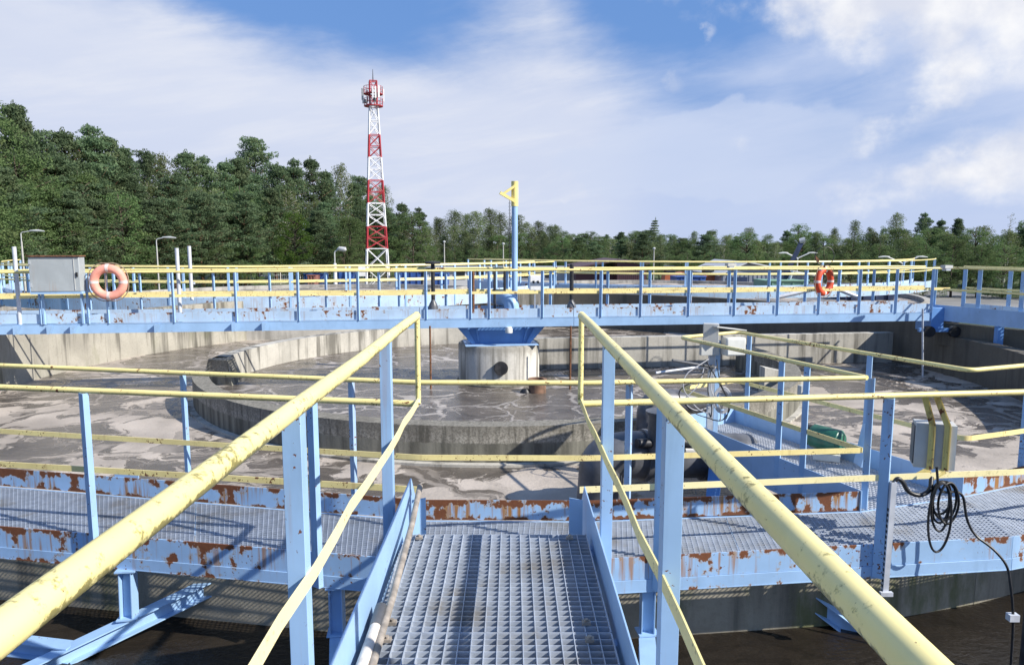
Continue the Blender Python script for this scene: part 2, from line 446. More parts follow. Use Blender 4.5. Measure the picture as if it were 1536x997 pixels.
def water_mat(name, dark, foam_c, cover, scale, lines=0.6, murk=False):
    m, t, b = new_mat(name); p = t.pos()
    flat = t.vm('MULTIPLY', p, (1, 1, 0))
    w = t.noise(flat, scale=0.55 * scale, detail=4, rough=0.55).outputs[1]
    pw = t.vm('ADD', flat, t.vm('MULTIPLY', t.vm('SUBTRACT', w, (0.5, 0.5, 0.5)), (2.4 / scale, 2.4 / scale, 0)))
    patch = t.nf(pw, scale=0.55 * scale, detail=10, rough=0.66, dist=0.9)
    patch2 = t.nf(t.vm('MULTIPLY', pw, (0.6, 1.5, 1)), scale=1.25 * scale, detail=10, rough=0.68, dist=0.8)
    vo = t.n('ShaderNodeTexVoronoi', feature='DISTANCE_TO_EDGE'); t.put(vo.inputs['Vector'], pw); t.put(vo.inputs['Scale'], 0.62 * scale)
    vo2 = t.n('ShaderNodeTexVoronoi', feature='DISTANCE_TO_EDGE'); t.put(vo2.inputs['Vector'], pw); t.put(vo2.inputs['Scale'], 1.5 * scale)
    breaks = t.nf(flat, scale=1.3 * scale, detail=3)
    ln = t.mul(t.ss(vo.outputs['Distance'], 0.042, 0.008), t.ss(breaks, 0.30, 0.5))
    ln = t.mx(ln, t.mul(t.mul(t.ss(vo2.outputs['Distance'], 0.05, 0.01), t.ss(breaks, 0.44, 0.60)), 0.6))
    speck = t.nf(flat, scale=22, detail=5, rough=0.75)
    f1 = t.ss(t.add(patch, t.mul(t.sub(speck, 0.5), 0.05)), 0.60 - 0.25 * cover, 0.625 - 0.25 * cover)
    f2 = t.ss(t.add(patch2, t.mul(t.sub(speck, 0.5), 0.08)), 0.66 - 0.22 * cover, 0.69 - 0.22 * cover)
    foam = t.mx(t.mul(t.mx(f1, t.mul(f2, 0.8)), 0.92), t.mul(ln, lines))
    holes = t.ss(speck, 0.66, 0.74, 0, 0.5)
    foam = t.mul(foam, t.sub(1.0, holes))
    fc = t.mix(t.ss(t.nf(flat, scale=1.1, detail=5), 0.3, 0.7), [x * 0.72 for x in foam_c], [x * 1.15 for x in foam_c])
    fc = t.mix(t.ss(t.nf(flat, scale=45, detail=3), 0.5, 0.7, 0, 0.35), fc, [x * 0.5 for x in foam_c])
    dk = t.mix(t.ss(patch2, 0.35, 0.6), dark, [x * 1.7 for x in dark])
    t.put(b.inputs['Base Color'], t.mix(foam, dk, fc))
    t.put(b.inputs['Roughness'], t.m('ADD', t.mul(foam, 0.55), 0.22))
    b.inputs['IOR'].default_value = 1.33
    rip = t.nf(t.vm('MULTIPLY', p, (1, 1.7, 0)), scale=7, detail=4, rough=0.6)
    rip2 = t.nf(flat, scale=26, detail=3)
    t.put(b.inputs['Normal'], t.bump(t.add(t.add(rip, t.mul(rip2, 0.5)), t.mul(foam, 0.5)), 0.55, 0.022))
    return m
M['foam'] = water_mat('foaming_water', (0.088, 0.075, 0.063), (0.47, 0.41, 0.35), 0.43, 1.0, 0.5)
M['foam_in'] = water_mat('stirred_water', (0.080, 0.068, 0.057), (0.46, 0.42, 0.385), 0.03, 1.35, 0.75)
M['murk'] = water_mat('dark_brown_water', (0.015, 0.012, 0.009), (0.045, 0.036, 0.027), -0.6, 1.0, 0.0)
def disc(c, r0, r1, z, a0=0, a1=360, n=96):
    m = MB(); i0 = 0; full = abs(a1 - a0) >= 359.9; cnt = n if full else n + 1
    for k in range(cnt):
        t = R(a0 + (a1 - a0) * k / n)
        m.v += [(c.x + r0 * math.cos(t), c.y + r0 * math.sin(t), z), (c.x + r1 * math.cos(t), c.y + r1 * math.sin(t), z)]
    for k in range(n):
        k2 = (k + 1) % cnt
        m.f.append((2 * k, 2 * k + 1, 2 * k2 + 1, 2 * k2))
    return m
RI, RO = 5.72, 6.0
TI, TO = 9.95, 10.25
wm = MB()
outl = [arcp(a, TI + .1) for a in range(-28, 221, 3)] + NW[:]
outl = [zz(p, WATER) for p in outl]
for i_ in range(len(outl)):
    p, q = outl[i_], outl[(i_ + 1) % len(outl)]
    ip, iq = [C + (w_ - C).normalized() * (RO - .15) for w_ in (zz(p, 0), zz(q, 0))]
    wm.poly([zz(ip, WATER), p, q, zz(iq, WATER)])
wm.build('water', M['foam'], kind='structure', smooth=False)
disc(C, 0.3, RO - 0.15, WATER + 0.002).build('water', M['foam_in'], kind='structure', smooth=False)
disc(C, 8.3, 17.2, CH, -152, -28).build('channel_water', M['murk'], kind='structure', smooth=False)

SUN = V((1.24, -0.55, 1.0)).normalized()
def build_world():
    w = bpy.data.worlds.new('World'); scene.world = w; w.use_nodes = True
    t = NT(w.node_tree); bg = w.node_tree.nodes['Background']
    sky = t.n('ShaderNodeTexSky', sky_type='NISHITA'); sky.sun_disc = False
    el = math.asin(SUN.z); sky.sun_elevation = el
    sky.sun_rotation = math.atan2(SUN.x, SUN.y)
    sky.altitude = 100; sky.air_density = 1.0; sky.dust_density = 1.2; sky.ozone_density = 2.0
    d = t.vm('NORMALIZE', t.n('ShaderNodeTexCoord').outputs['Generated'], (0, 0, 0))
    X = t.xyz(d)
    az0 = t.m('ARCTAN2', X[0], X[1]); el0 = t.m('ARCSINE', X[2])
    q = t.vec(az0, el0, 0.0)
    # veil of high cloud, with the blue showing through in a few soft openings
    wv = t.xyz(t.noise(t.vm('MULTIPLY', q, (1, 2.2, 1)), scale=2.6, detail=7, rough=0.6, dist=0.7).outputs[1])
    az = t.add(az0, t.mul(t.sub(wv[0], 0.5), 0.20)); ev = t.add(el0, t.mul(t.sub(wv[1], 0.5), 0.10))
    def blob(px, py, rx, ry, tilt=0.0, src=(None, None)):
        u, dd, nn = ray(px, py); a = math.atan2(u, dd); e = math.atan2(nn, math.hypot(u, dd))
        A, E = src[0] or az, src[1] or ev
        ct, st = math.cos(tilt), math.sin(tilt)
        da, de = t.sub(A, a), t.sub(E, e)
        x = t.m('DIVIDE', t.add(t.mul(da, ct), t.mul(de, st)), rx / F)
        y2 = t.m('DIVIDE', t.sub(t.mul(de, ct), t.mul(da, st)), ry / F)
        return t.m('EXPONENT', t.mul(t.add(t.mul(x, x), t.mul(y2, y2)), -1.0))
    blue = t.mul(blob(400, -55, 360, 95, R(-8)), 1.3)
    blue = t.mx(blue, t.mul(blob(610, 25, 170, 32, R(-16)), 0.75))
    blue = t.mx(blue, t.mul(blob(1000, -30, 190, 130, R(-14)), 1.15))
    blue = t.mx(blue, t.mul(blob(1030, 130, 160, 60, R(-12)), 0.62))
    blue = t.mx(blue, t.mul(blob(1260, 160, 230, 100, R(-15)), 0.45))
    blue = t.mx(blue, t.ss(el0, R(31), R(48), 0, 1.0))
    back = t.ss(t.m('ABSOLUTE', az0), R(44), R(75), 0, 0.66)  # unseen sky behind the camera, made bluer to weaken the fill light
    qs = t.vec(t.add(az0, t.mul(el0, 0.9)), t.sub(t.mul(el0, 6.0), t.mul(az0, 1.1)), 0.0)
    streak = t.nf(qs, scale=3.4, detail=8, rough=0.6, dist=0.35)
    fine = t.nf(t.vm('MULTIPLY', q, (1, 2.6, 1)), scale=9, detail=8, rough=0.62, dist=0.4)
    blue = t.add(t.add(blue, t.mul(t.sub(fine, 0.5), 0.25)), t.mul(t.sub(0.5, streak), 0.55))
    blue = t.m('MAXIMUM', blue, back, clamp=True)
    deep = t.vm('ADD', t.vm('MULTIPLY', sky.outputs[0], (0.2, 0.2, 0.2)), (0.85, 1.85, 4.2))
    veil = t.mix(t.ss(el0, R(1), R(26)), (4.7, 5.2, 6.5), (5.6, 5.85, 6.6))
    soft = t.nf(t.vm('MULTIPLY', q, (1, 2.4, 1)), scale=3.2, detail=5, rough=0.55)
    veil = t.mix(t.ss(soft, 0.3, 0.75, 0, 0.45), veil, (4.3, 4.8, 6.2))
    veil = t.mix(t.ss(streak, 0.42, 0.72, 0, 0.55), veil, (6.1, 6.25, 6.75))
    # left side of the veil is whiter, right side hazier blue
    veil = t.mix(t.mul(t.ss(az0, R(5), R(13)), 0.72), veil, (3.6, 4.4, 6.3))
    c = t.mix(t.ss(blue, 0.08, 0.85), veil, deep)
    # heaped clouds to the right
    n2 = t.noise(t.vm('MULTIPLY', q, (1, 1.25, 1)), scale=8, detail=10, rough=0.56)
    aw = t.add(az0, t.mul(t.sub(t.xyz(n2.outputs[1])[0], 0.5), 0.11)); ew = t.add(el0, t.mul(t.sub(t.xyz(n2.outputs[1])[1], 0.5), 0.09))
    S = (aw, ew)
    cu = t.mul(blob(1370, -20, 260, 95, R(-10), S), 1.15)
    for b_ in ((1480, 20, 130, 110, 0), (1500, 235, 110, 70, R(15)), (1390, 275, 150, 42, R(12)), (1345, 200, 90, 40, R(25))):
        cu = t.mx(cu, t.mul(blob(*b_, S), 0.95 if b_[1] in (20, 235) else 0.62))
    n3 = t.noise(q, scale=26, detail=8, rough=0.6); w3 = t.xyz(n3.outputs[1])
    S3 = (t.add(az0, t.mul(t.sub(w3[0], 0.5), 0.05)), t.add(el0, t.mul(t.sub(w3[1], 0.5), 0.04)))
    small = t.mul(blob(1061, 47, 17, 15, 0, S3), 0.62)
    for b_, k_ in (((1105, 217, 30, 15, R(8)), .62), ((1015, 122, 26, 22, R(-20)), .42), ((1440, 120, 34, 9, 0), .55), ((942, 262, 14, 18, 0), .36), ((850, 300, 14, 7, 0), .45), ((900, 304, 28, 6, 0), .4), ((1275, 283, 20, 8, 0), .5)):
        small = t.mx(small, t.mul(blob(*b_, S3), k_))
    small = t.m('ADD', small, t.mul(t.sub(n3.outputs[0], 0.5), 0.7))
    c_small = t.mul(t.ss(small, 0.28, 0.78), 0.75)
    n4 = t.nf(q, scale=22, detail=9, rough=0.62)
    dens = t.add(t.add(cu, t.mul(t.sub(n2.outputs[0], 0.5), 1.5)), t.mul(t.sub(n4, 0.5), 0.5))
    cm = t.ss(dens, 0.34, 0.98)
    cm = t.mx(cm, t.mul(c_small, 0.8))
    shade = t.nf(t.vm('ADD', q, (0.02, 0.03, 0)), scale=11, detail=6, rough=0.55)
    cc = t.mix(t.ss(shade, 0.35, 0.65), (5.4, 5.6, 6.3), (7.6, 7.5, 7.4))
    c = t.mix(t.mul(cm, 0.85), c, cc)
    # low bank of grey-blue cloud in the middle
    bank = t.ss(t.add(blob(1060, 230, 230, 75, R(3), S), t.mul(t.sub(n2.outputs[0], 0.5), 0.5)), 0.42, 0.52)
    c = t.mix(t.mul(t.mul(bank, 0.5), t.sub(1.0, cm)), c, (4.5, 5.1, 6.5))
    t.put(bg.inputs[0], c); bg.inputs[1].default_value = 0.1
build_world()
sl = bpy.data.lights.new('sun', 'SUN'); sl.energy = 5.0; sl.angle = R(0.53); sl.color = (1.0, 0.95, 0.86)
so = bpy.data.objects.new('sun', sl); col.objects.link(so)
so.rotation_euler = SUN.to_track_quat('Z', 'Y').to_euler(); so.location = (30, -20, 40)

# ------------------------------------------------------------------ gratings and railings
def grating(quad, n_long, n_trans, depth=0.03, th=0.0035, drop=0.002, th2=None, dt=None):
    a, b, c, d = [V(p) for p in quad]      # a->b along, d->c along
    m = MB(); dz = V((0, 0, -depth / 2))
    for i in range(n_trans + 1):
        t = i / n_trans
        dd = dt or depth; dzt = V((0, 0, -dd / 2 - drop))
        m.bar(lerp(a, b, t) + dzt, lerp(d, c, t) + dzt, th if not dt else 0.005, dd)
    for i in range(n_long + 1):
        t = i / n_long
        w = 0.006 if i in (0, n_long) else (th2 or th)
        m.bar(lerp(a, d, t) + dz, lerp(b, c, t) + dz, w, depth)
    return m
def flat_bar(pts, w=0.045, t=0.006):
    """flat bar on edge following a path (one continuous strip with thickness)"""
    m = MB(); pts = [V(p) for p in pts]; N = len(pts)
    for k, p in enumerate(pts):
        d = (pts[min(k + 1, N - 1)] - pts[max(k - 1, 0)]).normalized()
        s = d.cross(Z).normalized(); up = s.cross(d).normalized()
        for (x, yv) in ((-1, -1), (1, -1), (1, 1), (-1, 1)):
            m.v.append(tuple(p + s * (x * t / 2) + up * (yv * w / 2)))
    for k in range(N - 1):
        for j in range(4):
            j2 = (j + 1) % 4
            m.f.append((k * 4 + j, k * 4 + j2, k * 4 + 4 + j2, k * 4 + 4 + j))
    m.f.append((3, 2, 1, 0)); e = (N - 1) * 4; m.f.append((e, e + 1, e + 2, e + 3))
    return m
def wavy(pts, amp, step=0.25, seed=0):
    r = random.Random(seed); out = []
    for a, b in zip(pts[:-1], pts[1:]):
        a, b = V(a), V(b); n = max(1, int((b - a).length / step))
        for i in range(n):
            p = lerp(a, b, i / n)
            out.append(p + V((r.uniform(-amp, amp), 0, r.uniform(-amp, amp))) * (0 if not out else 1))
    out.append(V(pts[-1])); return out

# ------------------------------------------------------------------ the footbridge the camera stands on
fb = thing('footbridge', 'short blue footbridge with a grey grating deck leading down to the round tank', 'footbridge', (-0.09, 2.4, 0))
XL, XR = -0.575, 0.405
for (y0, y1) in ((2.775, 3.77), (1.765, 2.765), (0.755, 1.755), (-0.255, 0.745)):
    gm = grating([(XL, y0, 0), (XL, y1, 0), (XR, y1, 0), (XR, y0, 0)], 19, 23, 0.030, 0.0035, 0.0035)
    gp = gm.build('deck_grating', M['grate'], fb, smooth=False)
    if y1 > 2:
        for (px, py) in ((-0.50, y1 - 0.06), (-0.50, y0 + 0.06), (0.31, y1 - 0.06), (0.31, y0 + 0.06)):
            cl = MB().box((px, py, 0.006), (0.035, 0.03, 0.012)); cl.tube([(px, py, 0.01), (px, py, 0.022)], 0.009, 8)
            cl.build('grating_clip', M['conduit'], gp)
for sgn, X, top in ((-1, -0.60, 0.185), (1, 0.43, 0.135)):
    m = MB()
    m.prism([(X, -0.9, -0.20), (X, 3.72, -0.20), (X, 4.85, -0.80), (X, 4.9, -0.62), (X, 4.16, top + 0.0), (X, -0.9, top)], (0.008 * sgn, 0, 0))
    m.build('side_plate', M['blue'], fb, bevel=0.0015)
    X2 = X - sgn * 0.02
    gpl = MB().prism([(X2, 4.02, 0.10), (X2 - sgn * 0.075, 4.06, 0.10), (X2 - sgn * 0.075, 4.06, -0.16), (X2, 4.02, -0.20)], (0, 0.006, 0))
    gpl.build('end_gusset', M['blue'], fb)
    MB().bar((X + sgn * 0.03, -0.9, -0.16), (X + sgn * 0.03, 3.7, -0.16), 0.05, 0.1).build('stringer', M['blue'], fb)
for k, (yy, zs) in enumerate(((4.08, -0.20), (4.36, -0.38), (4.64, -0.55))):
    grating([(-0.58, yy - 0.10, zs), (-0.58, yy + 0.10, zs), (0.41, yy + 0.10, zs), (0.41, yy - 0.10, zs)], 5, 24).build('stair_tread', M['grate'], fb, smooth=False)
for yy in (1.0, 2.77, 3.70):
    MB().bar((-0.60, yy, -0.09), (0.43, yy, -0.09), 0.05, 0.09).build('crossbeam', M['blue'], fb)

RH = 1.085
def ramp_rail(sgn, X, lab):
    t = thing('guardrail', lab, 'railing', (X, 2.2, 0), 'railings of the near footbridge')
    h = MB().tube([(X, -1.3, RH), (X + .003, 0.6, RH + .002), (X - .002, 1.4, RH - .001), (X, 2.2, RH), (X + .004, 3.0, RH - .003), (X, 3.8, RH + .001), (X, 4.4, RH + .002), (X, 4.87, RH)], 0.028, 20)
    h.build('handrail', M['yellow_near'], t)
    MB().tube(rounded([(X, 4.88, RH + .018), (X, 4.90, RH - .01), (X, 4.90, 0.50), (X, 4.88, RZ)], 0.05), 0.0185, 14).build('end_pipe', M['yellow_near'], t)
    inn = X - sgn * 0.012
    flat_bar(wavy([(X, 4.88, 0.49), (inn, 3.9, 0.515), (inn, 2.2, 0.535), (inn, 0.6, 0.53), (inn, -1.3, 0.53)], 0.008, 0.28, 5 + sgn), 0.052, 0.006).build('guard_bar', M['yellow_pale'] if sgn < 0 else M['yellow_near'], t)
    for yy in ((3.73, 2.12, 0.52) if sgn < 0 else (3.60, 2.12, 0.52)):
        p = V((X + 0.012, yy, -0.34)) if sgn < 0 else V((X - 0.011, yy, -0.34))
        q = V((p.x, p.y, RH - .017))
        MB().angle(p, q, 0.058, 0.007, V((-1 if sgn < 0 else 1, 0, 0)), V((0, 1, 0))).build('post', M['blue_post'], t, bevel=0.0015)
        MB().box((X - sgn * 0.03, yy + 0.05, -0.06), (0.10, 0.06, 0.012)).build('post_bracket', M['blue'], t)
ramp_rail(-1, -0.65, 'thick yellow handrail on broad blue posts left of the grey grating deck')
ramp_rail(1, 0.475, 'thick yellow handrail with greenish grime on blue posts right of the grating deck')

cd = thing('conduit_pipe', 'long brown-grey conduit lying along the left edge of the grating deck', 'pipe', (-0.53, 2.5, 0.03))
MB().tube([(-0.545, 4.12, 0.15), (-0.535, 3.7, 0.085), (-0.525, 3.0, 0.035), (-0.515, 2.3, 0.022), (-0.51, 0.3, 0.022)], 0.0165, 12).build('pipe', M['conduit'], cd)
MB().tube([(-0.556, 2.86, 0.035), (-0.553, 2.74, 0.032), (-0.55, 2.0, 0.03), (-0.55, 0.3, 0.03)], 0.024, 14).build('outer_sleeve', M['sleeve'], cd)
MB().tube([(-0.557, 2.90, 0.036), (-0.553, 2.745, 0.032)], 0.0265, 14).build('sleeve_collar', M['pipe_dark'], cd)

# ------------------------------------------------------------------ ring walkway on the near rim
rw = thing('ring_walkway', 'rust-streaked blue walkway with grey grating curving along the near rim of the tank', 'walkway', (0, 5.3, DECK))
def panel(n0, n1, f1, f0, i):
    L = ((n1 - n0).length + (f1 - f0).length) / 2; W = ((f0 - n0).length + (f1 - n1).length) / 2
    grating([zz(n0, DECK), zz(n1, DECK), zz(f1, DECK), zz(f0, DECK)], max(2, round(W / 0.036)), max(4, round(L / 0.042)), 0.019, 0.0035, 0.0035, dt=0.006).build('deck_grating', M['grate'], rw, smooth=False)
panel(A0, A1, F1, F0, 0)
Am, Fm = lerp(A1, A2, 0.5), lerp(F1, F2, 0.5)
panel(lerp(A1, A2, 0.003), lerp(A1, A2, 0.498), lerp(F1, F2, 0.498), lerp(F1, F2, 0.003), 1); panel(lerp(A1, A2, 0.502), lerp(A1, A2, 0.997), lerp(F1, F2, 0.997), lerp(F1, F2, 0.502), 2)
panel(A2, B0, F3, F2, 3)
panel(lerp(B0, B1, 0.003), lerp(B0, B1, 0.348), lerp(F3, F4, 0.497), lerp(F3, F4, 0.003), 4); panel(lerp(B0, B1, 0.352), Bm, lerp(F3, F4, 0.997), lerp(F3, F4, 0.503), 5)
panel(lerp(Bm, B1, 0.01), B1, F5, lerp(F4, F5, 0.01), 6); panel(lerp(B1, B2, 0.004), B2, F7, lerp(F5, F7, 0.004), 7)
def beam(p, q, side, mat_top, mat_bot, name='edge_beam'):
    """web plate with a lower flange angle standing proud; side = outward"""
    d = (q - p).normalized(); o = V((d.y, -d.x, 0)) * side
    b = MB().bar(zz(p, -0.745) + o * 0.006, zz(q, -0.745) + o * 0.006, 0.010, 0.170).build(name, mat_top, rw, bevel=0.0012)
    fl = MB().bar(zz(p, -0.876) + o * 0.010, zz(q, -0.876) + o * 0.010, 0.016, 0.088)
    fl.bar(zz(p, -0.923) - o * 0.03, zz(q, -0.923) - o * 0.03, 0.10, 0.008)
    fl.build('beam_flange', mat_bot, b, bevel=0.0012)
for p, q in ((A0, A1), (A1, A2), (lerp(A2, B0, 0.002), lerp(A2, B0, 0.998)), (B0, B1), (B1, B2)): beam(p, q, 1, M['blue_beam'], M['blue_flange'])
for p, q in ((F0, F1), (F1, F2), (F2, F3), (F3, F4), (F4, F5), (F5, F7)): beam(p, q, -1, M['blue'], M['blue'], 'inner_beam')
def toe(p, q, z0=-0.655, z1=-0.488, mat=None, k0=0.0, k1=1.0):
    d = (q - p).normalized(); o = V((-d.y, d.x, 0))
    a, b = lerp(p, q, k0), lerp(p, q, k1)
    MB().bar(zz(a, (z0 + z1) / 2) + o * 0.016, zz(b, (z0 + z1) / 2) + o * 0.016, 0.006, z1 - z0).build('toe_board', mat or M['blue_toe'], rw, bevel=0.001)
toe(F0, F1); toe(F1, F2); toe(F2, F3); toe(F3, F4); toe(F5, F7)
toe(lerp(F1, F2, .30) + V((0, .008, 0)), lerp(F1, F2, .36) + V((0, .008, 0)), -0.62, -0.46, M['blue'])

RG = 'railings of the ring walkway'
def rail_run(name, lab, path, posts, radius, off, bar_path=None, post_mat='blue_post', bar_mat='yellow_rust', z_top=RZ, z_mid=-0.14, zbase=-0.92, group=RG, cat='railing', fil=0.06, post_w=0.044, post_side=None, rail_mat='yellow', outward=1):
    t = thing(name, lab, cat, (path[0].x, path[0].y, zbase), group)
    pts = rounded([zz(p, z_top) for p in path], fil) if len(path) > 2 else [zz(p, z_top) for p in path]
    MB().tube(pts, radius, 14).build('handrail', M[rail_mat], t)
    flat_bar(rounded([zz(p, z_mid) for p in (bar_path or path)], fil) if len(bar_path or path) > 2 else [zz(p, z_mid) for p in (bar_path or path)], 0.045, 0.007).build('guard_bar', M[bar_mat], t)
    for i, pp in enumerate(posts):
        p, mt = (pp if isinstance(pp, tuple) else (pp, post_mat))
        MB().angle(zz(p, zbase), zz(p, z_top - radius * 0.7), post_w * 1.15, 0.006, V((-.80, .60, 0)), V((.60, .80, 0)), post_w * .7).build('post', M[mt], t, bevel=0.001)
    return t
def online(p, q, X): return lerp(p, q, (X - p.x) / (q.x - p.x))
o_n = V((0, -0.075, 0))
nl = [online(A1, A2, -0.70) + o_n * 0, A1 + o_n, A0 + o_n]
rail_run('guardrail', 'yellow-topped outer railing of the ring walkway, left of the grating deck', [V((-0.65, 4.88, 0)), A1 + V((0, -0.03, 0)), A0 + V((0, -0.03, 0))],
         [online(A1, A2, -3.21) + o_n, online(A1, A2, -1.40) + o_n, online(A0, A1, -5.0) + o_n], 0.0225, 0, zbase=-0.91, post_w=0.062)
rail_run('guardrail', 'yellow-topped railing on the right outer edge of the ring walkway, carrying two grey boxes', [V((0.475, 4.88, 0)), B1 + V((0, -0.03, 0)), B2 + V((0, -0.03, 0))],
         [online(B0, B1, 1.07) + o_n, online(B0, B1, 2.76) + o_n, online(B1, B2, 4.55) + o_n], 0.0225, 0, zbase=-0.91, post_w=0.062, bar_mat='yellow_pale')
o_f = V((0, 0.03, 0))
rail_run('guardrail', 'rusty yellow inner railing of the ring walkway, spanning before the foam', [F0 + o_f, F1 + o_f, F2 + o_f, F3 + o_f, F4 + o_f + V((-.02, 0, 0))],
         [online(F1, F2, -2.84) + o_f * 2, (online(F1, F2, -1.31) + o_f * 2, 'blue_rusty_post'), (online(F3, F4, 0.96) + o_f * 2, 'blue_rusty_post'), online(F0, F1, -5.4) + o_f * 2], 0.0205, 0, zbase=-0.9)
P1, P2 = V((1.98, 8.42, 0)), V((2.82, 8.92, 0))
rail_run('guardrail', 'greenish yellow railing round the side platform with sensor boxes at its end', [F4 + V((0.0, 0.035, 0)), P1, P2, F5 + V((0.0, 0.03, 0)), F6 + o_f, F7 + o_f],
         [lerp(F4, P1, .36) + V((-.0, 0, 0)), lerp(F4, P1, .24), lerp(F5, P2, .34), lerp(F4, F5, 0.05) + V((.03, .05, 0)), online(F6, F7, 4.80) + o_f * 2, lerp(F5, P2, .92)], 0.0205, 0, zbase=-0.80, fil=0.10, bar_mat='yellow_rust')

sp = thing('service_platform', 'blue side platform with grey grating reaching from the ring walkway out over the water', 'platform', (3.0, 7.2, DECK), )
din = (P1 - F4)
grating([zz(F4 + V((.02, .02, 0)), DECK), zz(P1 + V((.02, 0, 0)), DECK), zz(P2, DECK), zz(F5, DECK)], 26, 66, 0.028, 0.005, 0.0035, dt=0.016).build('deck_grating', M['galv_pale'], sp, smooth=False)
for p, q in ((F4 + V((0.0, .0, 0)), P1), (P1, P2), (P2, F5)):
    MB().bar(zz(p, -0.66), zz(q, -0.66), 0.008, 0.36).build('side_plate', M['blue'], sp, bevel=0.001)
for p, q in ((lerp(F4, P1, .1), lerp(F5, P2, .1)), (lerp(F4, P1, .8), lerp(F5, P2, .8))):
    MB().bar(zz(p, -0.75), zz(q, -0.75), 0.05, 0.09).build('crossbeam', M['blue'], sp)
lg = lerp(F4, P1, .72); MB().bar(zz(lg, -0.84), zz(lg + V((-.35, -1.0, 0)), -1.6), 0.14, 0.06).build('leg', M['blue_shaded'], sp)
lg = lerp(F5, P2, .85); MB().bar(zz(lg, -0.84), zz(lg, -1.7), 0.10, 0.10).build('leg', M['blue_shaded'], sp)

# brackets and braces under the ring walkway
def hsect(m, p, q, w, t=0.008, side=None):
    p, q = V(p), V(q); d = (q - p).normalized()
    a, b = perp(d)
    if side is not None: a = (V(side) - d * V(side).dot(d)).normalized(); b = a.cross(d).normalized()
    m.bar(p, q, w - 2 * t, t, a)
    for s in (-1, 1): m.bar(p + a * (s * (w / 2 - t / 2)), q + a * (s * (w / 2 - t / 2)), t, w, a)
    return m
def brace(lab, top, low, end, side_beam=None):
    t = thing('support_brace', lab, 'brace', zz(low, CH), 'blue braces under the ring walkway')
    hsect(MB(), end[0], end[1], 0.12, 0.010, Z).build('brace_beam', M['blue'], t, bevel=0.001)
    hsect(MB(), top, low, 0.10, 0.008, V((1, 0, 0))).build('stub_column', M['blue'], t, bevel=0.001)
    for c in (top, low): MB().box(c, (0.15, 0.13, 0.012), 0.12).build('end_plate', M['blue'], t)
    if side_beam: hsect(MB(), side_beam[0], side_beam[1], 0.12, 0.010, Z).build('tie_beam', M['blue'], t)
e1, mL = at(-120, 1088, 4.50), at(195, 937, 5.30)
e0 = mL + (mL - e1) * 0.55; lowL = mL + Z * 0.07
brace('blue brace with a short stub column descending below the walkway on the left', V((lowL.x, lowL.y + .02, -0.93)), lowL, (e0, e1), (lerp(e0, e1, 0.55), lerp(e0, e1, 0.55) + V((-2.2, 0.42, 0.0))))
brace('blue stub column and brace under the walkway just left of the grating deck', V((-1.30, 5.06, -0.935)), V((-1.30, 5.06, -1.30)), (V((-1.30, 5.06, -1.37)), V((-0.85, 3.2, -1.35))))
brace('blue stub column and brace under the walkway just right of the grating deck', V((1.0, 5.03, -0.935)), V((1.0, 5.03, -1.28)), (V((1.0, 5.03, -1.35)), V((0.72, 3.2, -1.35))))
brace('dark blue sloping brace below the walkway on the right, half behind the handrail', V((2.45, 5.36, -0.935)), V((2.45, 5.36, -1.02)), (at(1150, 846, 5.75), at(1395, 1034, 5.22)))

# ------------------------------------------------------------------ the tank
tw = thing('tank_wall', 'tall round outer wall of stained concrete holding the foaming water', 'wall', (C.x, C.y, GROUND))
for i_ in range(len(NW) - 1):
    p, q = NW[i_], NW[i_ + 1]; d_ = (q - p).normalized() * 0.04
    MB().bar(zz(p - d_ + Z * 0, (GROUND - .945) / 2 - .003 * (i_ % 2)), zz(q + d_, (GROUND - .945) / 2 - .003 * (i_ % 2)), 0.30, -0.945 - GROUND).build('near_wall', M['conc_mossy'], tw)
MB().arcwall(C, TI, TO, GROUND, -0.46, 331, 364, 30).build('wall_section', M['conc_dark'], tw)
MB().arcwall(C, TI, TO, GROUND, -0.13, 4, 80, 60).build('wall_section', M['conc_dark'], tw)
MB().arcwall(C, TI, TO, GROUND, -0.131, 80, 222, 90).build('wall_section', M['conc_outer'], tw)
ow = thing('channel_wall', 'outer concrete wall of the dark channel under the footbridge', 'wall', (C.x, C.y - 17.2, GROUND))
MB().arcwall(C, 17.2, 17.5, GROUND, -1.0, -152, -28, 60).build('wall_section', M['conc_mossy'], ow)
for a in (-152, -28):
    t = R(a); d = V((math.cos(t), math.sin(t), 0))
    MB().bar(zz(C + d * (TO + .15), (GROUND - 1.0) / 2), zz(C + d * 17.3, (GROUND - 1.0) / 2), 0.3, -1.0 - GROUND).build('end_wall', M['conc_mossy'], ow)
ir = thing('ring_wall', 'low inner ring wall of weathered concrete standing in the foam', 'wall', (C.x, C.y, WATER))
def ringprof(a0, a1, n): return MB().arcwall(C, RI, RO, -2.6, -0.80, a0, a1, n)
ringprof(201, 375, 110).build('wall_section', M['conc'], ir)
ringprof(95, 183, 60).build('wall_section', M['conc_pale'], ir)
MB().arcwall(C, RO, RO + 0.10, -2.6, WATER + 0.035, 201, 375, 110).build('footing_ledge', M['conc_pale'], ir)
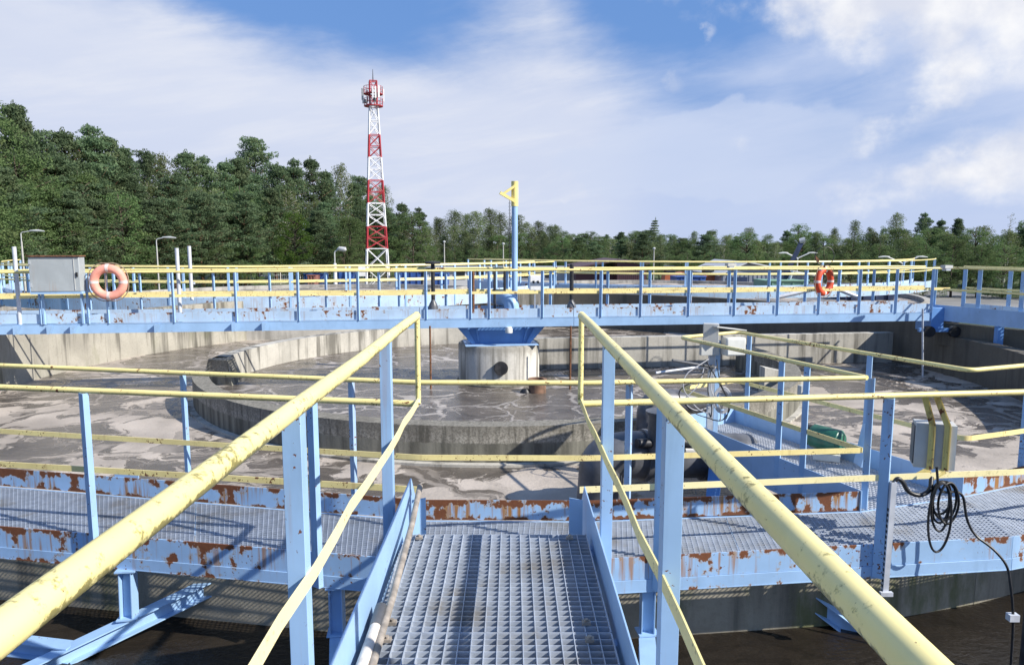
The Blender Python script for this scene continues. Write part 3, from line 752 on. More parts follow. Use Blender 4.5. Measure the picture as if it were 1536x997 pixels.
# block at the gap on the left
sb = thing('concrete_block', 'sloping concrete block at the gap in the ring wall on the left', 'block', (-6.2, 14.6, WATER))
a183 = R(184); pe = C + V((math.cos(a183), math.sin(a183), 0)) * 5.86
MB().prism([zz(pe + V((-.45, -.1, 0)), WATER - .5), zz(pe + V((.45, -.25, 0)), WATER - .5), zz(pe + V((.30, -.25, 0)), -0.80), zz(pe + V((-.15, -.1, 0)), -0.80)], (0.0, 0.42, 0)).build('block', M['conc'], sb)
pt = thing('partition_wall', 'straight pale concrete partition from the central pillar to the right tank wall', 'wall', (5, 16.5, WATER))
pa, pb = V((0.3, 16.55, 0)), V((9.5, 17.70, 0))
MB().bar(zz(pa, -1.6), zz(pb, -1.6), 0.22, 2.0).build('wall_section', M['conc_pale'], pt, bevel=0.01)
pr = MB()
pier = atz(1185, 577, WATER); pier.y = 13.2; pier.x = (1150 - 768) / F * 13.3
MB().prism([V((pier.x, 13.2, -2)), V((pier.x + .9, 13.5, -2)), V((pier.x + .9, 13.5, -0.95)), V((pier.x, 13.2, -0.72))], (0, 0.3, 0)).build('sluice_pier', M['conc_pale'], pt)

cp = thing('central_pillar', 'round stained concrete pillar carrying the bridge at the middle of the tank', 'pillar', (C.x, C.y, WATER))
MB().lathe(C, [(0.86, -2.6), (0.86, -0.53), (0.84, -0.50), (0.0, -0.50)], 64).build('shaft', M['conc_pillar'], cp)
MB().lathe(C, [(0.90, -2.6), (0.90, WATER + 0.03), (0.86, WATER + 0.06)], 64).build('tide_mark', M['conc'], cp)
hp = at(752, 552, C.y - 0.86); dr = V((0.10, -1, 0.06)).normalized()
MB().tube([V((hp.x - .02, hp.y + .06, hp.z)), V((hp.x, hp.y - .05, hp.z))], 0.14, 24).tube([V((hp.x, hp.y - .045, hp.z)), V((hp.x, hp.y - .052, hp.z))], 0.105, 24).build('spout', M['dark'], cp)
vp = thing('stub_pipe', 'short rusty pipe standing in the water at the right of the pillar', 'pipe', (0.52, 14.35, WATER))
q = atz(806, 588, WATER)
MB().lathe((q.x, q.y, 0), [(0.17, -2), (0.17, WATER + .22), (0.185, WATER + .22), (0.185, WATER + .27), (0.13, WATER + .27), (0.13, WATER)], 28).build('pipe', M['rust_pipe'], vp)
vb = MB().lathe((atz(788, 590, WATER).x, q.y - .05, 0), [(0.0, WATER + .09), (.06, WATER + .08), (.10, WATER + .03), (.11, WATER - .05)], 20)
tag(vb.build('float_ball', M['black'], origin=(0.27, 14.0, WATER)), 'black float half under water beside the rusty stub pipe', 'float')

# ------------------------------------------------------------------ rotating bridge across the tank
th = R(7.4); E = V((math.cos(th), math.sin(th), 0)); Nn = V((-math.sin(th), math.cos(th), 0))
BR0 = V((-0.28, 14.5, 0)); BW = 0.8
def bp(s, o, z): return BR0 + E * s + Nn * o + Z * z
def s_of(px, y=400):
    u, d, n = ray(px, y); k = u / d
    return (k * BR0.y - BR0.x) / (E.x - k * E.y)
S0, S1 = -10.6, s_of(1402)
br = thing('scraper_bridge', 'long blue steel bridge crossing the whole tank over the central pillar', 'bridge', bp(0, .5, 0))
for nm, o, sg, mt in (('girder', 0, -1, M['blue_bridge']), ('girder', BW, 1, M['blue_bridge'])):
    for s0, s1 in ((S0, -1.58), (-1.57, 1.55), (1.56, S1)):
        gd = MB().bar(bp(s0, o, 0.175), bp(s1, o, 0.175), 0.012, 0.18).build(nm, mt, br, bevel=0.0015)
        fl = MB().bar(bp(s0, o + sg * 0.035, -0.02), bp(s1, o + sg * 0.035, -0.02), 0.012, 0.17)
        fl.bar(bp(s0, o + sg * 0.018, 0.071), bp(s1, o + sg * 0.018, 0.071), 0.055, 0.008)
        fl.bar(bp(s0, o - sg * 0.02, -0.101), bp(s1, o - sg * 0.02, -0.101), 0.12, 0.010)
        fl.build('girder_flange', M['blue'], gd)
grating([bp(S0, .02, 0.06), bp(S1, .02, 0.06), bp(S1, BW - .02, 0.06), bp(S0, BW - .02, 0.06)], 12, 260, 0.03, 0.004, 0.003).build('deck_grating', M['grate'], br, smooth=False)
for s in [S0 + .3 + 1.25 * k for k in range(16)]:
    MB().bar(bp(s, .05, -0.04), bp(s, BW - .05, -0.04), 0.05, 0.10).build('crossbeam', M['blue'], br)
for px in (25, 75, 110, 235, 350, 395):
    s = s_of(px, 490)
    MB().prism([bp(s, -0.05, 0.062), bp(s + .10, -0.05, 0.062), bp(s + .03, -0.05, -0.10), bp(s, -0.05, -0.10)], Nn * -0.09).build('gusset', M['blue'], br)
# bearing bracket on the pillar
bb = MB()
def trap(o, z0, z1, w0, w1, th_=0.014): bb.prism([bp(-w0, o, z0), bp(w0, o, z0), bp(w1, o, z1), bp(-w1, o, z1)], Nn * th_)
cs = (C - BR0).dot(E)
bb.prism([bp(cs - .62, .34, -0.50), bp(cs + .62, .34, -0.50), bp(cs + .80, .34, -0.11), bp(cs - .80, .34, -0.11)], Nn * 0.016)
bb.prism([bp(cs - .62, 1.0, -0.50), bp(cs + .62, 1.0, -0.50), bp(cs + .80, 1.0, -0.11), bp(cs - .80, 1.0, -0.11)], Nn * 0.016)
brk = bb.build('bearing_bracket', M['blue_shaded'], br)
for k in (-.46, .46):
    MB().prism([bp(cs + k, .32, -0.49), bp(cs + k * 1.16, .14, -0.115), bp(cs + k * 1.16, .32, -0.115)], E * 0.014).build('bracket_rib', M['blue_shaded'], brk)
for k in (-1, 1):
    MB().prism([bp(cs + k * .52, .30, -0.49), bp(cs + k * .60, .26, -0.49), bp(cs + k * .92, .18, -0.112), bp(cs + k * .72, .24, -0.112)], Nn * 0.014).build('bracket_wing', M['blue_shaded'], brk)
MB().bar(bp(cs - .75, .5, -0.494), bp(cs + .75, .5, -0.494), 0.95, 0.012).build('base_plate', M['blue'], brk)
MB().lathe(bp(cs + .12, -.06, -.17), [(0, .07), (.055, .07), (.075, 0.03), (.075, -.05), (0, -.05)], 18).build('lamp_cover', M['panel_pale'], brk)

def bridge_rail(o, pxs, lab, side):
    t = thing('guardrail', lab, 'railing', bp(0, o, 0.0), 'railings of the bridge across the tank')
    z1 = 1.04 if side < 0 else 1.05
    pts = [bp(S0 + (S1 + 0.4 - S0) * k / 24, o, z1 + rng.uniform(-.006, .006)) for k in range(25)]
    MB().tube(pts, 0.024, 10).build('handrail', M['yellow'], t)
    pts = [bp(S0 + (S1 + 0.4 - S0) * k / 24, o - side * 0.01, 0.585 + rng.uniform(-.008, .008)) for k in range(25)]
    flat_bar(pts, 0.055, 0.008).build('guard_bar', M['yellow_rust'], t)
    for i, px in enumerate(pxs):
        s = s_of(px); kind = 'blue_rusty_post' if px in (900, 962, 1062) else 'blue_post'
        MB().angle(bp(s, o + side * 0.05, 0.075 if side < 0 else 0.0), bp(s, o + side * 0.05, z1 - .015), 0.060, 0.007, V((-.80, .60, 0)), V((.60, .80, 0)), 0.026).build('post', M[kind], t)
bridge_rail(-0.02, [58, 130, 160, 259, 353, 447, 537, 639, 706, 734, 814, 902, 962, 1034, 1103, 1168, 1230, 1291, 1346, 1400], 'yellow-topped railing on the near side of the tank bridge, hung with two life rings', -1)
bridge_rail(BW + 0.02, [20, 100, 182, 300, 390, 480, 565, 597, 672, 770, 839, 930, 997, 1062, 1123, 1186, 1244, 1297, 1352], 'yellow-topped railing on the far side of the tank bridge, behind the crane post', 1)
s_ = s_of(92); cb = thing('control_cabinet', 'rust-marked grey metal cabinet hung on the bridge railing beside the faded life ring', 'cabinet', bp(s_, -.2, .7))
def cbox(x0, x1, z0, z1, o, dep): return MB().prism([bp(s_ + x0, o, z0), bp(s_ + x1, o, z0), bp(s_ + x1, o, z1), bp(s_ + x0, o, z1)], Nn * dep)
cbox(-.43, .43, .70, 1.33, -.28, .24).build('cabinet_body', M['box_grey'], cb, bevel=0.008)
cbox(-.45, .45, 1.335, 1.355, -.31, .29).build('lid', M['rust'], cb)
cbox(.335, .345, .73, 1.30, -.290, .009).build('door_edge', M['panel_grey'], cb)
cbox(.37, .40, .97, 1.05, -.305, .024).build('latch', M['dark'], cb)
for z0 in (.78, 1.20): cbox(-.425, -.395, z0, z0 + .07, -.292, .011).build('hinge', M['galv'], cb)
MB().bar(bp(s_ - .44, -.17, .675), bp(s_ + .44, -.17, .675), 0.2, 0.045).build('bracket', M['blue'], cb)
for x in (-.34, .34): MB().bar(bp(s_ + x, -.05, .08), bp(s_ + x, -.05, .655), .05, .03).build('bracket_leg', M['blue'], cb)

def life_ring(px, py, D, r, rt, mat, lab, yaw, scale_y=1.0):
    c = at(px, py, D); t = thing('life_ring', lab, 'life ring', c, 'life rings on the bridge railing')
    ex, ez = V((math.cos(yaw), math.sin(yaw), 0)), Z; nn = V((-math.sin(yaw), math.cos(yaw), 0))
    P = lambda a, rr, off=0: c + ex * (rr * math.cos(a)) + ez * (rr * math.sin(a) * scale_y) + nn * off
    n = 40; m = MB()
    m.tube([P(2 * math.pi * k / n, r) for k in range(n)], rt, 14, closed=True)
    ring = m.build('ring', mat, t)
    for a0 in (0.0, .5, 1.0, 1.5):
        MB().tube([P(a0 * math.pi + d, r) for d in (-.10, -.05, 0, .05, .10)], rt * 1.04, 14).build('band', M['band'], ring)
    rp = [P(2 * math.pi * k / 48, r + rt * 1.15 + 0.03 * abs(math.sin(2 * 2 * math.pi * k / 48)), -.01) for k in range(49)]
    MB().tube(rp, 0.009, 6).build('grab_rope', M['rope'], t)
    MB().tube([P(math.pi / 2, r + rt + .01), P(math.pi / 2 + .3, r * .5), P(math.pi * 1.4, r * .9)], 0.008, 6).build('hanging_cord', M['rope'], t)
life_ring(163, 423, 13.40, 0.258, 0.078, M['orange_faded'], 'faded pinkish orange life ring hanging near the grey cabinet', th)
life_ring(1236, 422, 15.45, 0.225, 0.068, M['orange'], 'bright orange-red life ring with pale bands hanging on the right part of the bridge', th + R(24), 1.1)

# poles on the bridge
for i, (px, y0, y1, D, lab) in enumerate(((32, 370, 502, 13.35, 'tall pale grey pole at the far left end of the bridge'), (272, 372, 497, 13.85, 'tall pale pole in front of the bridge railing between cabinet and tower'), (288, 369, 450, 15.0, 'slim pale pole standing just behind the other pole on the bridge'))):
    a, b = at(px, y1, D), at(px, y0, D)
    tp = thing('metal_pole', lab, 'pole', a, 'pale poles on the bridge')
    MB().tube([a, zz(a, b.z)], 0.036, 12).build('pipe', M['galv_pale'], tp)
    MB().box((a.x, a.y + .06, a.z + .35), (0.10, 0.05, 0.05)).build('clamp', M['galv'], tp)
# davit crane
cr = thing('davit_crane', 'slim blue crane post with a yellow triangular arm and hanging chain above the pillar', 'crane', bp(.33, .6, 0.06))
pb_ = at(772, 460, 15.15); X0, Y0 = pb_.x, 15.15
zt = at(772, 272, Y0).z; zc = at(772, 308, Y0).z
MB().tube([(X0, Y0, 0.06), (X0, Y0, zc)], 0.062, 16).build('post', M['blue'], cr)
hd = MB().tube([(X0, Y0, zc - .02), (X0, Y0, zt)], 0.072, 16).build('sleeve', M['crane_yellow'], cr)
arm_e = at(750, 289, Y0 - .12); arm_b = V((X0, Y0 - .05, zc + .08))
MB().bar(arm_b, arm_e, 0.06, 0.06).build('jib_arm', M['crane_yellow'], cr)
MB().bar(V((X0, Y0 - .06, zt - .10)), lerp(arm_b, arm_e, .82), 0.06, 0.05).build('strut', M['crane_yellow'], cr)
ch = MB(); hk = lerp(arm_b, arm_e, .35)
nl_ = 46; z_lo = 0.9
for k in range(nl_):
    z0 = hk.z - .05 - (hk.z - z_lo) * k / nl_; L = (hk.z - z_lo) / nl_
    o_ = V((.010, 0, 0)) if k % 2 else V((0, .010, 0))
    ch.tube([hk * 1.0 + o_ + Z * (z0 - hk.z), hk + o_ + Z * (z0 - hk.z - L)], 0.006, 5).tube([hk - o_ + Z * (z0 - hk.z), hk - o_ + Z * (z0 - hk.z - L)], 0.006, 5)
ch.build('chain', M['dark'], cr)
# centre equipment on the bridge
c0 = bp(.33, .45, 0)
ep = thing('elbow_pipe', 'fat light blue elbow pipe rising from the bridge deck under the crane', 'pipe', zz(c0, 0.06))
MB().tube(rounded([zz(c0, 0.0), zz(c0, 0.42), zz(c0 + V((-.34, .5, 0)), 0.42)], 0.3, 8), 0.16, 24).build('pipe', M['blue'], ep)
MB().tube([zz(c0, 0.20), zz(c0, 0.235)], 0.205, 24).build('flange', M['blue'], ep)
for px, lab in ((650, 'black valve spindle with a wide cap and bulbous base left of the crane'), (857, 'black valve spindle with a bulbous base right of the crane')):
    q = at(px, 466, 15.05); t = thing('valve_spindle', lab, 'valve', zz(q, .06), 'valve spindles on the bridge')
    top = at(px, 396, 15.05).z
    MB().tube([zz(q, .2), zz(q, top)], 0.042, 12).build('stem', M['dark'], t)
    MB().lathe(zz(q, 0), [(.10, .06), (.10, .26), (.08, .32), (.045, .38), (.04, .42)], 20).build('gland', M['pipe_dark'], t)
    if px == 650: MB().lathe(zz(q, 0), [(.0, top), (.16, top), (.16, top + .05), (0, top + .06)], 20).build('cap', M['dark'], t)
for px, lab in ((710, 'thin rusty brown rod standing between the blue posts left of the crane'), (742, 'thin black rod beside the crane post'), (757, 'dark rod wound with cable near the crane post')):
    q = at(px, 466, 14.9 + (px % 3) * .15); t = MB().tube([zz(q, .06), zz(q, 1.0)], 0.028, 8)
    tag(t.build('upright_rod', M['rust'] if px == 710 else M['dark'], origin=zz(q, .06)), lab, 'rod', 'thin upright rods on the bridge')
q = at(803, 424, 14.85); bx = thing('switch_box', 'small white switch box with two dark knobs on the bridge railing', 'switch box', q)
MB().box(q, (0.23, 0.12, 0.30), th).build('box_body', M['white'], bx, bevel=0.006)
for k in (-.045, .045): MB().box(q + E * k + Nn * -.065 + Z * .02, (0.035, 0.02, 0.05), th).build('knob', M['dark'], bx)
MB().bar(q + Z * -.14 + Nn * .05, zz(q, .06) + Nn * .05, 0.04, 0.03).build('stand', M['galv'], bx)
q = at(543, 407, 14.3); tag(MB().box(q, (0.14, 0.012, 0.19), th).build('notice_plate', M['white'], origin=q), 'blank white plate fixed to the bridge railing near the tower', 'plate')
for px, y1, lab in ((645, 567, 'thin dark rod hanging from the bridge into the water left of the pillar'), (856, 592, 'thin rusty rod hanging from the bridge into the water right of the pillar')):
    a = at(px, 492, 14.2); b = at(px, y1, 14.2)
    tag(MB().tube([zz(a, -.05), zz(a, WATER - .2)], 0.019, 8).build('hanging_rod', M['rust'], origin=zz(a, WATER)), lab, 'rod', 'rods hanging below the bridge')
for px, py, D, lab in ((1096, 397, 15.2, 'small grey junction box clamped to the handrail above the sensor boxes'), (1420, 400, 14.8, 'small grey junction box on the handrail at the right end of the bridge')):  # grey junction boxes on the rail, no lamps
    q = at(px, py, D); t = thing('rail_junction_box', lab, 'lamp', q, 'small junction boxes on the bridge rail')
    MB().box(q, (0.20, 0.12, 0.06), .3).build('junction_body', M['panel_grey'], t); MB().box(q + Z * -.05, (0.12, 0.10, 0.06), .3).build('bracket', M['galv'], t)
q = at(1237, 384, 15.4); t = thing('wire_hoop', 'upright wire hoop with a dark bird-like tag above the bright life ring', 'hoop', at(1237, 400, 15.4))
MB().tube([q + V((.20 * math.cos(a), 0, .20 * math.sin(a))) for a in [2 * math.pi * k / 28 for k in range(28)]], 0.008, 6, closed=True).build('hoop', M['dark'], t)
MB().tube([q + Z * -.2, q + Z * -.5], 0.012, 6).build('stem', M['dark'], t)
MB().prism([q + V((-.20, 0, .02)), q + V((-.10, 0, -.08)), q + V((-.12, 0, -.14)), q + V((-.2, 0, -.08))], (0, .03, 0)).build('tag', M['rust'], t)
# bracing pipes and unit behind the right life ring
t = thing('pipe_trestle', 'two pale sloping pipes forming a low trestle behind the bright life ring', 'trestle', at(1240, 445, 17.5))
for a, b in (((1165, 446), (1228, 432)), ((1243, 428), (1288, 446))): MB().tube([at(*a, 17.0), at(*b, 17.0)], 0.05, 10).build('pipe', M['galv_pale'], t)
# supports at the right end of the bridge
es = bp(S1, .1, 0)
et = thing('end_carriage', 'shaded blue wheeled carriage under the right end of the bridge', 'carriage', zz(es, -.46))
MB().box(zz(es + V((.10, .1, 0)), -.08), (0.30, 0.5, 0.52), th).build('carriage_body', M['blue_shaded'], et, bevel=.006)
MB().bar(zz(es + V((-.3, -.2, 0)), -.3), zz(es + V((.6, -.2, 0)), -.3), 0.08, 0.08).build('axle_beam', M['blue_shaded'], et)
for k in (-.1, .45): MB().tube([zz(es + V((k, -.30, 0)), -.33), zz(es + V((k, -.18, 0)), -.33)], 0.12, 18).build('wheel', M['black'], et)
MB().tube([at(1384, 463, 14.9), at(1384, 565, 14.9)], 0.02, 8).build('standpipe', M['galv'], et)
# side walkway on the right
ap = MB().arcwall(C, TO + .003, 15.0, GROUND, -0.66, -27, 1, 40); ap.build('concrete_apron', M['conc_pale'], kind='structure', smooth=False)
sw = thing('side_walkway', 'shaded blue walkway turning off at the right end of the bridge', 'walkway', (10.4, 15, 0))
W0, W1, W2 = V((9.35, 16.0, 0)), V((10.15, 14.15, 0)), V((11.2, 12.2, 0))
W = V((.9, .38, 0))
for p, q in ((W0, W1), (W1, W2)):
    MB().bar(zz(p, .06), zz(q, .06), 0.012, 0.34).build('girder', M['blue'], sw)
    MB().bar(zz(p + W, .06), zz(q + W, .06), 0.012, 0.34).build('girder', M['blue_bridge'], sw)
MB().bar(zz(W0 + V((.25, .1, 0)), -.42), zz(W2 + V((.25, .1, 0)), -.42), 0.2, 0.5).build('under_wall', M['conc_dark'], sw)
grating([zz(W0, .06), zz(W2, .06), zz(W2 + W, .06), zz(W0 + W, .06)], 12, 60).build('deck_grating', M['grate'], sw, smooth=False)
for a in (0.35, 0.75):
    p = lerp(W0, W2, a); MB().bar(zz(p, -.1), zz(p, -1.1), 0.12, 0.12).build('leg', M['blue_shaded'], sw)
lp = lerp(W0, W2, .60)
for k in (-.16, .16): MB().bar(zz(lp + V((k, -.12, 0)), .1), zz(lp + V((k, -.12, 0)), -.9), .035, .035).build('ladder_stile', M['blue'], sw)
lr = MB()
for k in range(9): lr.bar(zz(lp + V((-.16, -.12, 0)), 0.05 - .11 * k), zz(lp + V((.16, -.12, 0)), 0.05 - .11 * k), .02, .02)
lr.build('ladder_rungs', M['blue'], sw)
for (pp, lab) in ((V((0, 0, 0)), 'yellow-topped railing on the near edge of the side walkway at the right border'), (W, 'yellow-topped railing on the far edge of the side walkway at the right border')):
    rail_run('guardrail', lab, [W0 + pp, W1 + pp, W2 + pp], [lerp(W0, W2, f) + pp for f in (.02, .25, .45, .65, .85)], 0.024, 0, z_top=1.05, z_mid=.58, zbase=0.0, group='railings of the side walkway', post_w=.07)

# ------------------------------------------------------------------ equipment on the right
# grey enclosures hung on bent yellow straps
gb = thing('grey_enclosure', 'pair of grey metal boxes held by bent yellow straps on the right walkway railing', 'control box', (3.05, 5.25, -0.2))
D5 = 5.27
def P5(x, y, D=D5): return at(x, y, D)
c5 = P5(1402, 667, 5.30); cx_, cz_ = c5.x, c5.z
yaw5 = R(-20)
MB().box((cx_, 5.32, cz_), (0.27, 0.15, 0.34), yaw5).build('box_body', M['panel_grey'], gb, bevel=0.004)
m5 = Matrix.Rotation(yaw5, 3, 'Z')
pl = MB(); cc_ = V((cx_, 5.32, cz_)) + m5 @ V((-.137, 0, 0.0)); pl.box(cc_, (0.012, 0.12, 0.29), yaw5); pl.build('mesh_panel', M['pipe_dark'], gb)
MB().box(V((cx_, 5.32, cz_)) + m5 @ V((.10, -.078, 0)), (0.07, 0.012, 0.34), yaw5).build('cover_strip', M['panel_pale'], gb)
for xs in (0.0, 1.0):
    f = m5 @ V((-.03 + .10 * xs, -.095, 0)); base = V((cx_, 5.32, cz_))
    top = base + f + V((-.11, .02, .0)); hz = RZ + .02
    pts = [V((top.x, 5.20 + .02 * xs, hz)), base + f + Z * .165, base + f + Z * -.17, base + f + V((-.11, .0, -.235))]
    mm = MB()
    for a, b in zip(pts[:-1], pts[1:]): mm.bar(a, b, 0.044, 0.008, V((.9, -.3, 0)))
    for a, b in zip(pts[:-1], pts[1:]): mm.bar(a + m5 @ V((.014, .016, 0)), b + m5 @ V((.014, .016, 0)), 0.006, 0.05, V((.9, -.3, 0)))
    mm.build('strap', M['strap'], gb)
# cable coil
cl = thing('cable_coil', 'coil of black cable hanging from the grey boxes over the walkway edge', 'cable', (3.1, 5.1, -0.5))
ctop = at(1404, 722, 5.12)
for k in range(6):
    rx, rz = (.072, .060, .082, .066, .078, .088)[k], (.13, .16, .145, .185, .155, .262)[k]
    cen = ctop + V((.058 + .007 * k * (-1) ** k, -.012 * k + .02, -rz))
    n = 34
    MB().tube([cen + V((rx * math.cos(a) * (1 + .12 * math.sin(2 * a + k)), .010 * math.sin(3 * a + k), rz * math.sin(a))) for a in [2 * math.pi * j / n for j in range(n)]], 0.0085, 8, closed=True).build('cable_loop', M['black'], cl)
tail = [at(1405, 700, 5.12), at(1408, 740, 5.10), at(1444, 735, 5.10), at(1450, 780, 5.08), at(1462, 803, 5.06), at(1490, 822, 5.0), at(1512, 848, 4.95), at(1519, 900, 4.9), at(1520, 940, 4.9), at(1514, 1040, 4.85)]
MB().tube(rounded(tail, 0.12, 5), 0.0095, 8).build('cable_tail', M['black'], cl)
MB().tube(rounded([at(1340, 725, 5.12), at(1346, 716, 5.12), at(1354, 722, 5.12), at(1362, 738, 5.12), at(1380, 744, 5.12), at(1396, 735, 5.14), at(1397, 715, 5.2)], .05, 4), 0.016, 10).build('conduit_loop', M['black'], cl)
MB().box(at(1519, 925, 4.9), (0.07, 0.05, 0.05)).build('connector', M['galv_pale'], cl)
# strut channel
st_ = thing('strut_channel', 'upright galvanised strut channel with punched holes beside the blue post under the boxes', 'strut', at(1332, 895, 5.08))
a, b = at(1328, 893, 5.08), at(1342, 722, 5.10)
MB().bar(a, V((a.x + .01, a.y, b.z)), 0.040, 0.006, V((1, 0, 0))).bar(a + V((-.018, .016, 0)), V((a.x - .008, a.y + .016, b.z)), 0.004, 0.036, V((1, 0, 0))).bar(a + V((.018, .016, 0)), V((a.x + .028, a.y + .016, b.z)), 0.004, 0.036, V((1, 0, 0))).build('channel', M['galv_pale'], st_)
ho = MB()
for k in range(16):
    zz_ = a.z + .03 + k * .042; ho.box((a.x - .0215 + .0006 * k, a.y + .016, zz_), (0.003, 0.018, 0.022))
ho.build('punched_holes', M['dark'], st_)
MB().box(a + V((0, -.01, .02)), (0.09, 0.03, 0.03)).build('clamp', M['galv_pale'], st_)
# dark post at the lower right border
a = at(1536, 1000, 4.4)
tag(MB().tube([zz(a, CH - .2), zz(a, at(1532, 868, 4.4).z)], 0.03, 10).build('dark_post', M['dark'], origin=zz(a, CH)), 'dark upright pipe at the lower right border in front of the channel', 'pipe')
# sensor station at the end of the platform
ss = thing('sensor_station', 'post with grey and white instrument boxes, rods and loose cables at the platform end', 'instrument', zz(P1, DECK))
b0 = at(1064, 640, 8.3)
MB().bar(zz(b0, DECK - .05), zz(b0, 0.52), 0.07, 0.05, V((1, 0, 0))).build('post', M['galv'], ss)
MB().bar(zz(b0 + V((.08, .05, 0)), DECK), zz(b0 + V((.08, .05, 0)), 0.45), 0.06, 0.05).build('post', M['blue'], ss)
q = at(1066, 507, 8.22); MB().box(q + Z * .06, (0.17, 0.10, 0.22), R(-12)).build('instrument_box', M['panel_grey'], ss, bevel=.004)
q = at(1064, 522, 8.25); MB().box(q, (0.22, 0.06, 0.16), R(8)).build('instrument_box', M['panel_grey'], ss, bevel=.004)
q = at(1100, 519, 8.25); MB().box(q, (0.25, 0.14, 0.21), R(14)).build('instrument_box', M['panel_pale'], ss, bevel=.02)
MB().bar(at(1066, 489, 8.2), at(1110, 494, 8.4), .22, .012).build('rain_hood', M['panel_grey'], ss)
MB().tube([at(1008, 540, 8.2), at(1075, 551, 8.25)], 0.015, 8).build('rod', M['pipe_dark'], ss)
MB().tube([at(984, 559, 8.1), at(1070, 547, 8.3)], 0.014, 8).build('rod', M['galv_pale'], ss)
rr = random.Random(5)
for k in range(7):
    x0, y0 = 1055 + rr.uniform(-5, 32), 535 + rr.uniform(0, 20)
    x1, y1 = 1040 + rr.uniform(-30, 60), 590 + rr.uniform(-10, 25)
    x2, y2 = 1066 + rr.uniform(-5, 20), 610 + rr.uniform(0, 20)
    pts = [at(x0, y0, 8.22), at((x0 + x1) / 2 + rr.uniform(-15, 15), (y0 + y1) / 2, 8.12), at(x1, y1, 8.08), at((x1 + x2) / 2, (y1 + y2) / 2 + 12, 8.1), at(x2, y2, 8.2)]
    MB().tube(rounded(pts, .2, 5), 0.0065, 6).build('cable', M['black'] if k % 3 else M['grey_cable'], ss)
cco = at(1084, 600, 8.15)
for k in range(3): MB().tube([cco + V(((.085 + .01 * k) * math.cos(a), .02 * math.sin(a), (.12 + .015 * k) * math.sin(a))) for a in [2 * math.pi * j / 24 for j in range(24)]], 0.0075, 6, closed=True).build('cable_loop', M['grey_cable'], ss)
# red button box on the platform railing
q = at(1204, 585, 6.6); t = thing('button_box', 'small grey box with a red push button on the platform railing', 'switch', q)
MB().box(q, (0.07, 0.06, 0.09), .2).build('box_body', M['panel_grey'], t); MB().tube([q + V((.025, -.03, 0)), q + V((.03, -.055, 0))], 0.018, 12).build('button', M['red_knob'], t)
# large pipes and valve
bpip = thing('dark_pipe', 'fat dark grey pipe with an elbow dipping into the foam left of the platform', 'pipe', atz(900, 740, WATER))
DP = 7.6
MB().tube(rounded([at(1120, 683, DP + .5), at(940, 681, DP), at(905, 688, DP - .02), at(897, 790, DP - .1)], 0.34, 10), 0.255, 28).build('pipe', M['pipe_dark'], bpip)
for x in (962, 1050): MB().tube([at(x, 682, DP + .06 + (x - 962) * .0026), at(x + 7, 682, DP + .07 + (x - 962) * .0026)], 0.285, 28).build('flange', M['pipe_dark'], bpip)
vv = thing('gate_valve', 'dark valve body with a handwheel pipe standing on the fat dark pipe', 'valve', at(990, 660, 7.5))
vq = at(992, 645, 7.45)
MB().tube([zz(vq, vq.z - .28), zz(vq, vq.z + .18)], 0.14, 20).tube([zz(vq, vq.z + .18), zz(vq, vq.z + .21)], 0.17, 20).build('valve_body', M['pipe_dark'], vv)
MB().tube([at(955, 665, 7.35), at(985, 664, 7.42)], 0.05, 14).tube([at(1000, 663, 7.4), at(1045, 664, 7.5)], 0.06, 14).build('side_port', M['dark'], vv)
MB().tube(rounded([at(993, 700, 7.2), at(992, 655, 7.2), at(999, 640, 7.2), at(1002, 625, 7.25)], .1), 0.012, 8).build('hose', M['grey_cable'], vv)
ge = thing('grey_elbow', 'grey curved pipe end rising above the water behind the right handrail', 'pipe', at(975, 640, 9.2))
MB().tube(rounded([at(972, 660, 9.2), at(972, 598, 9.2), at(1075, 606, 9.5)], .42, 10), 0.15, 22).build('pipe', M['pipe_dark'], ge)
# green motor
gmn = thing('green_motor', 'green electric motor mounted beside the platform on the foam side', 'motor', at(1248, 660, 7.4))
a, b = at(1216, 652, 7.45), at(1264, 664, 7.2)
MB().tube([a, lerp(a, b, .1), lerp(a, b, .9), b], [0.10, 0.125, 0.125, 0.09], 24).build('motor_body', M['green_motor'], gmn)
MB().tube([a + (a - b) * .15, a], [0.105, 0.11], 20).build('fan_cover', M['dark'], gmn)
MB().box(lerp(a, b, .5) + V((0, -.02, -.17)), (0.26, 0.2, 0.07), -.4).build('foot', M['panel_pale'], gmn)
tq = at(1290, 650, 6.9); MB().bar(tq + V((.05, .1, -.35)), tq + V((.12, .1, .06)), .16, .02).build('bracket', M['blue'], gmn)

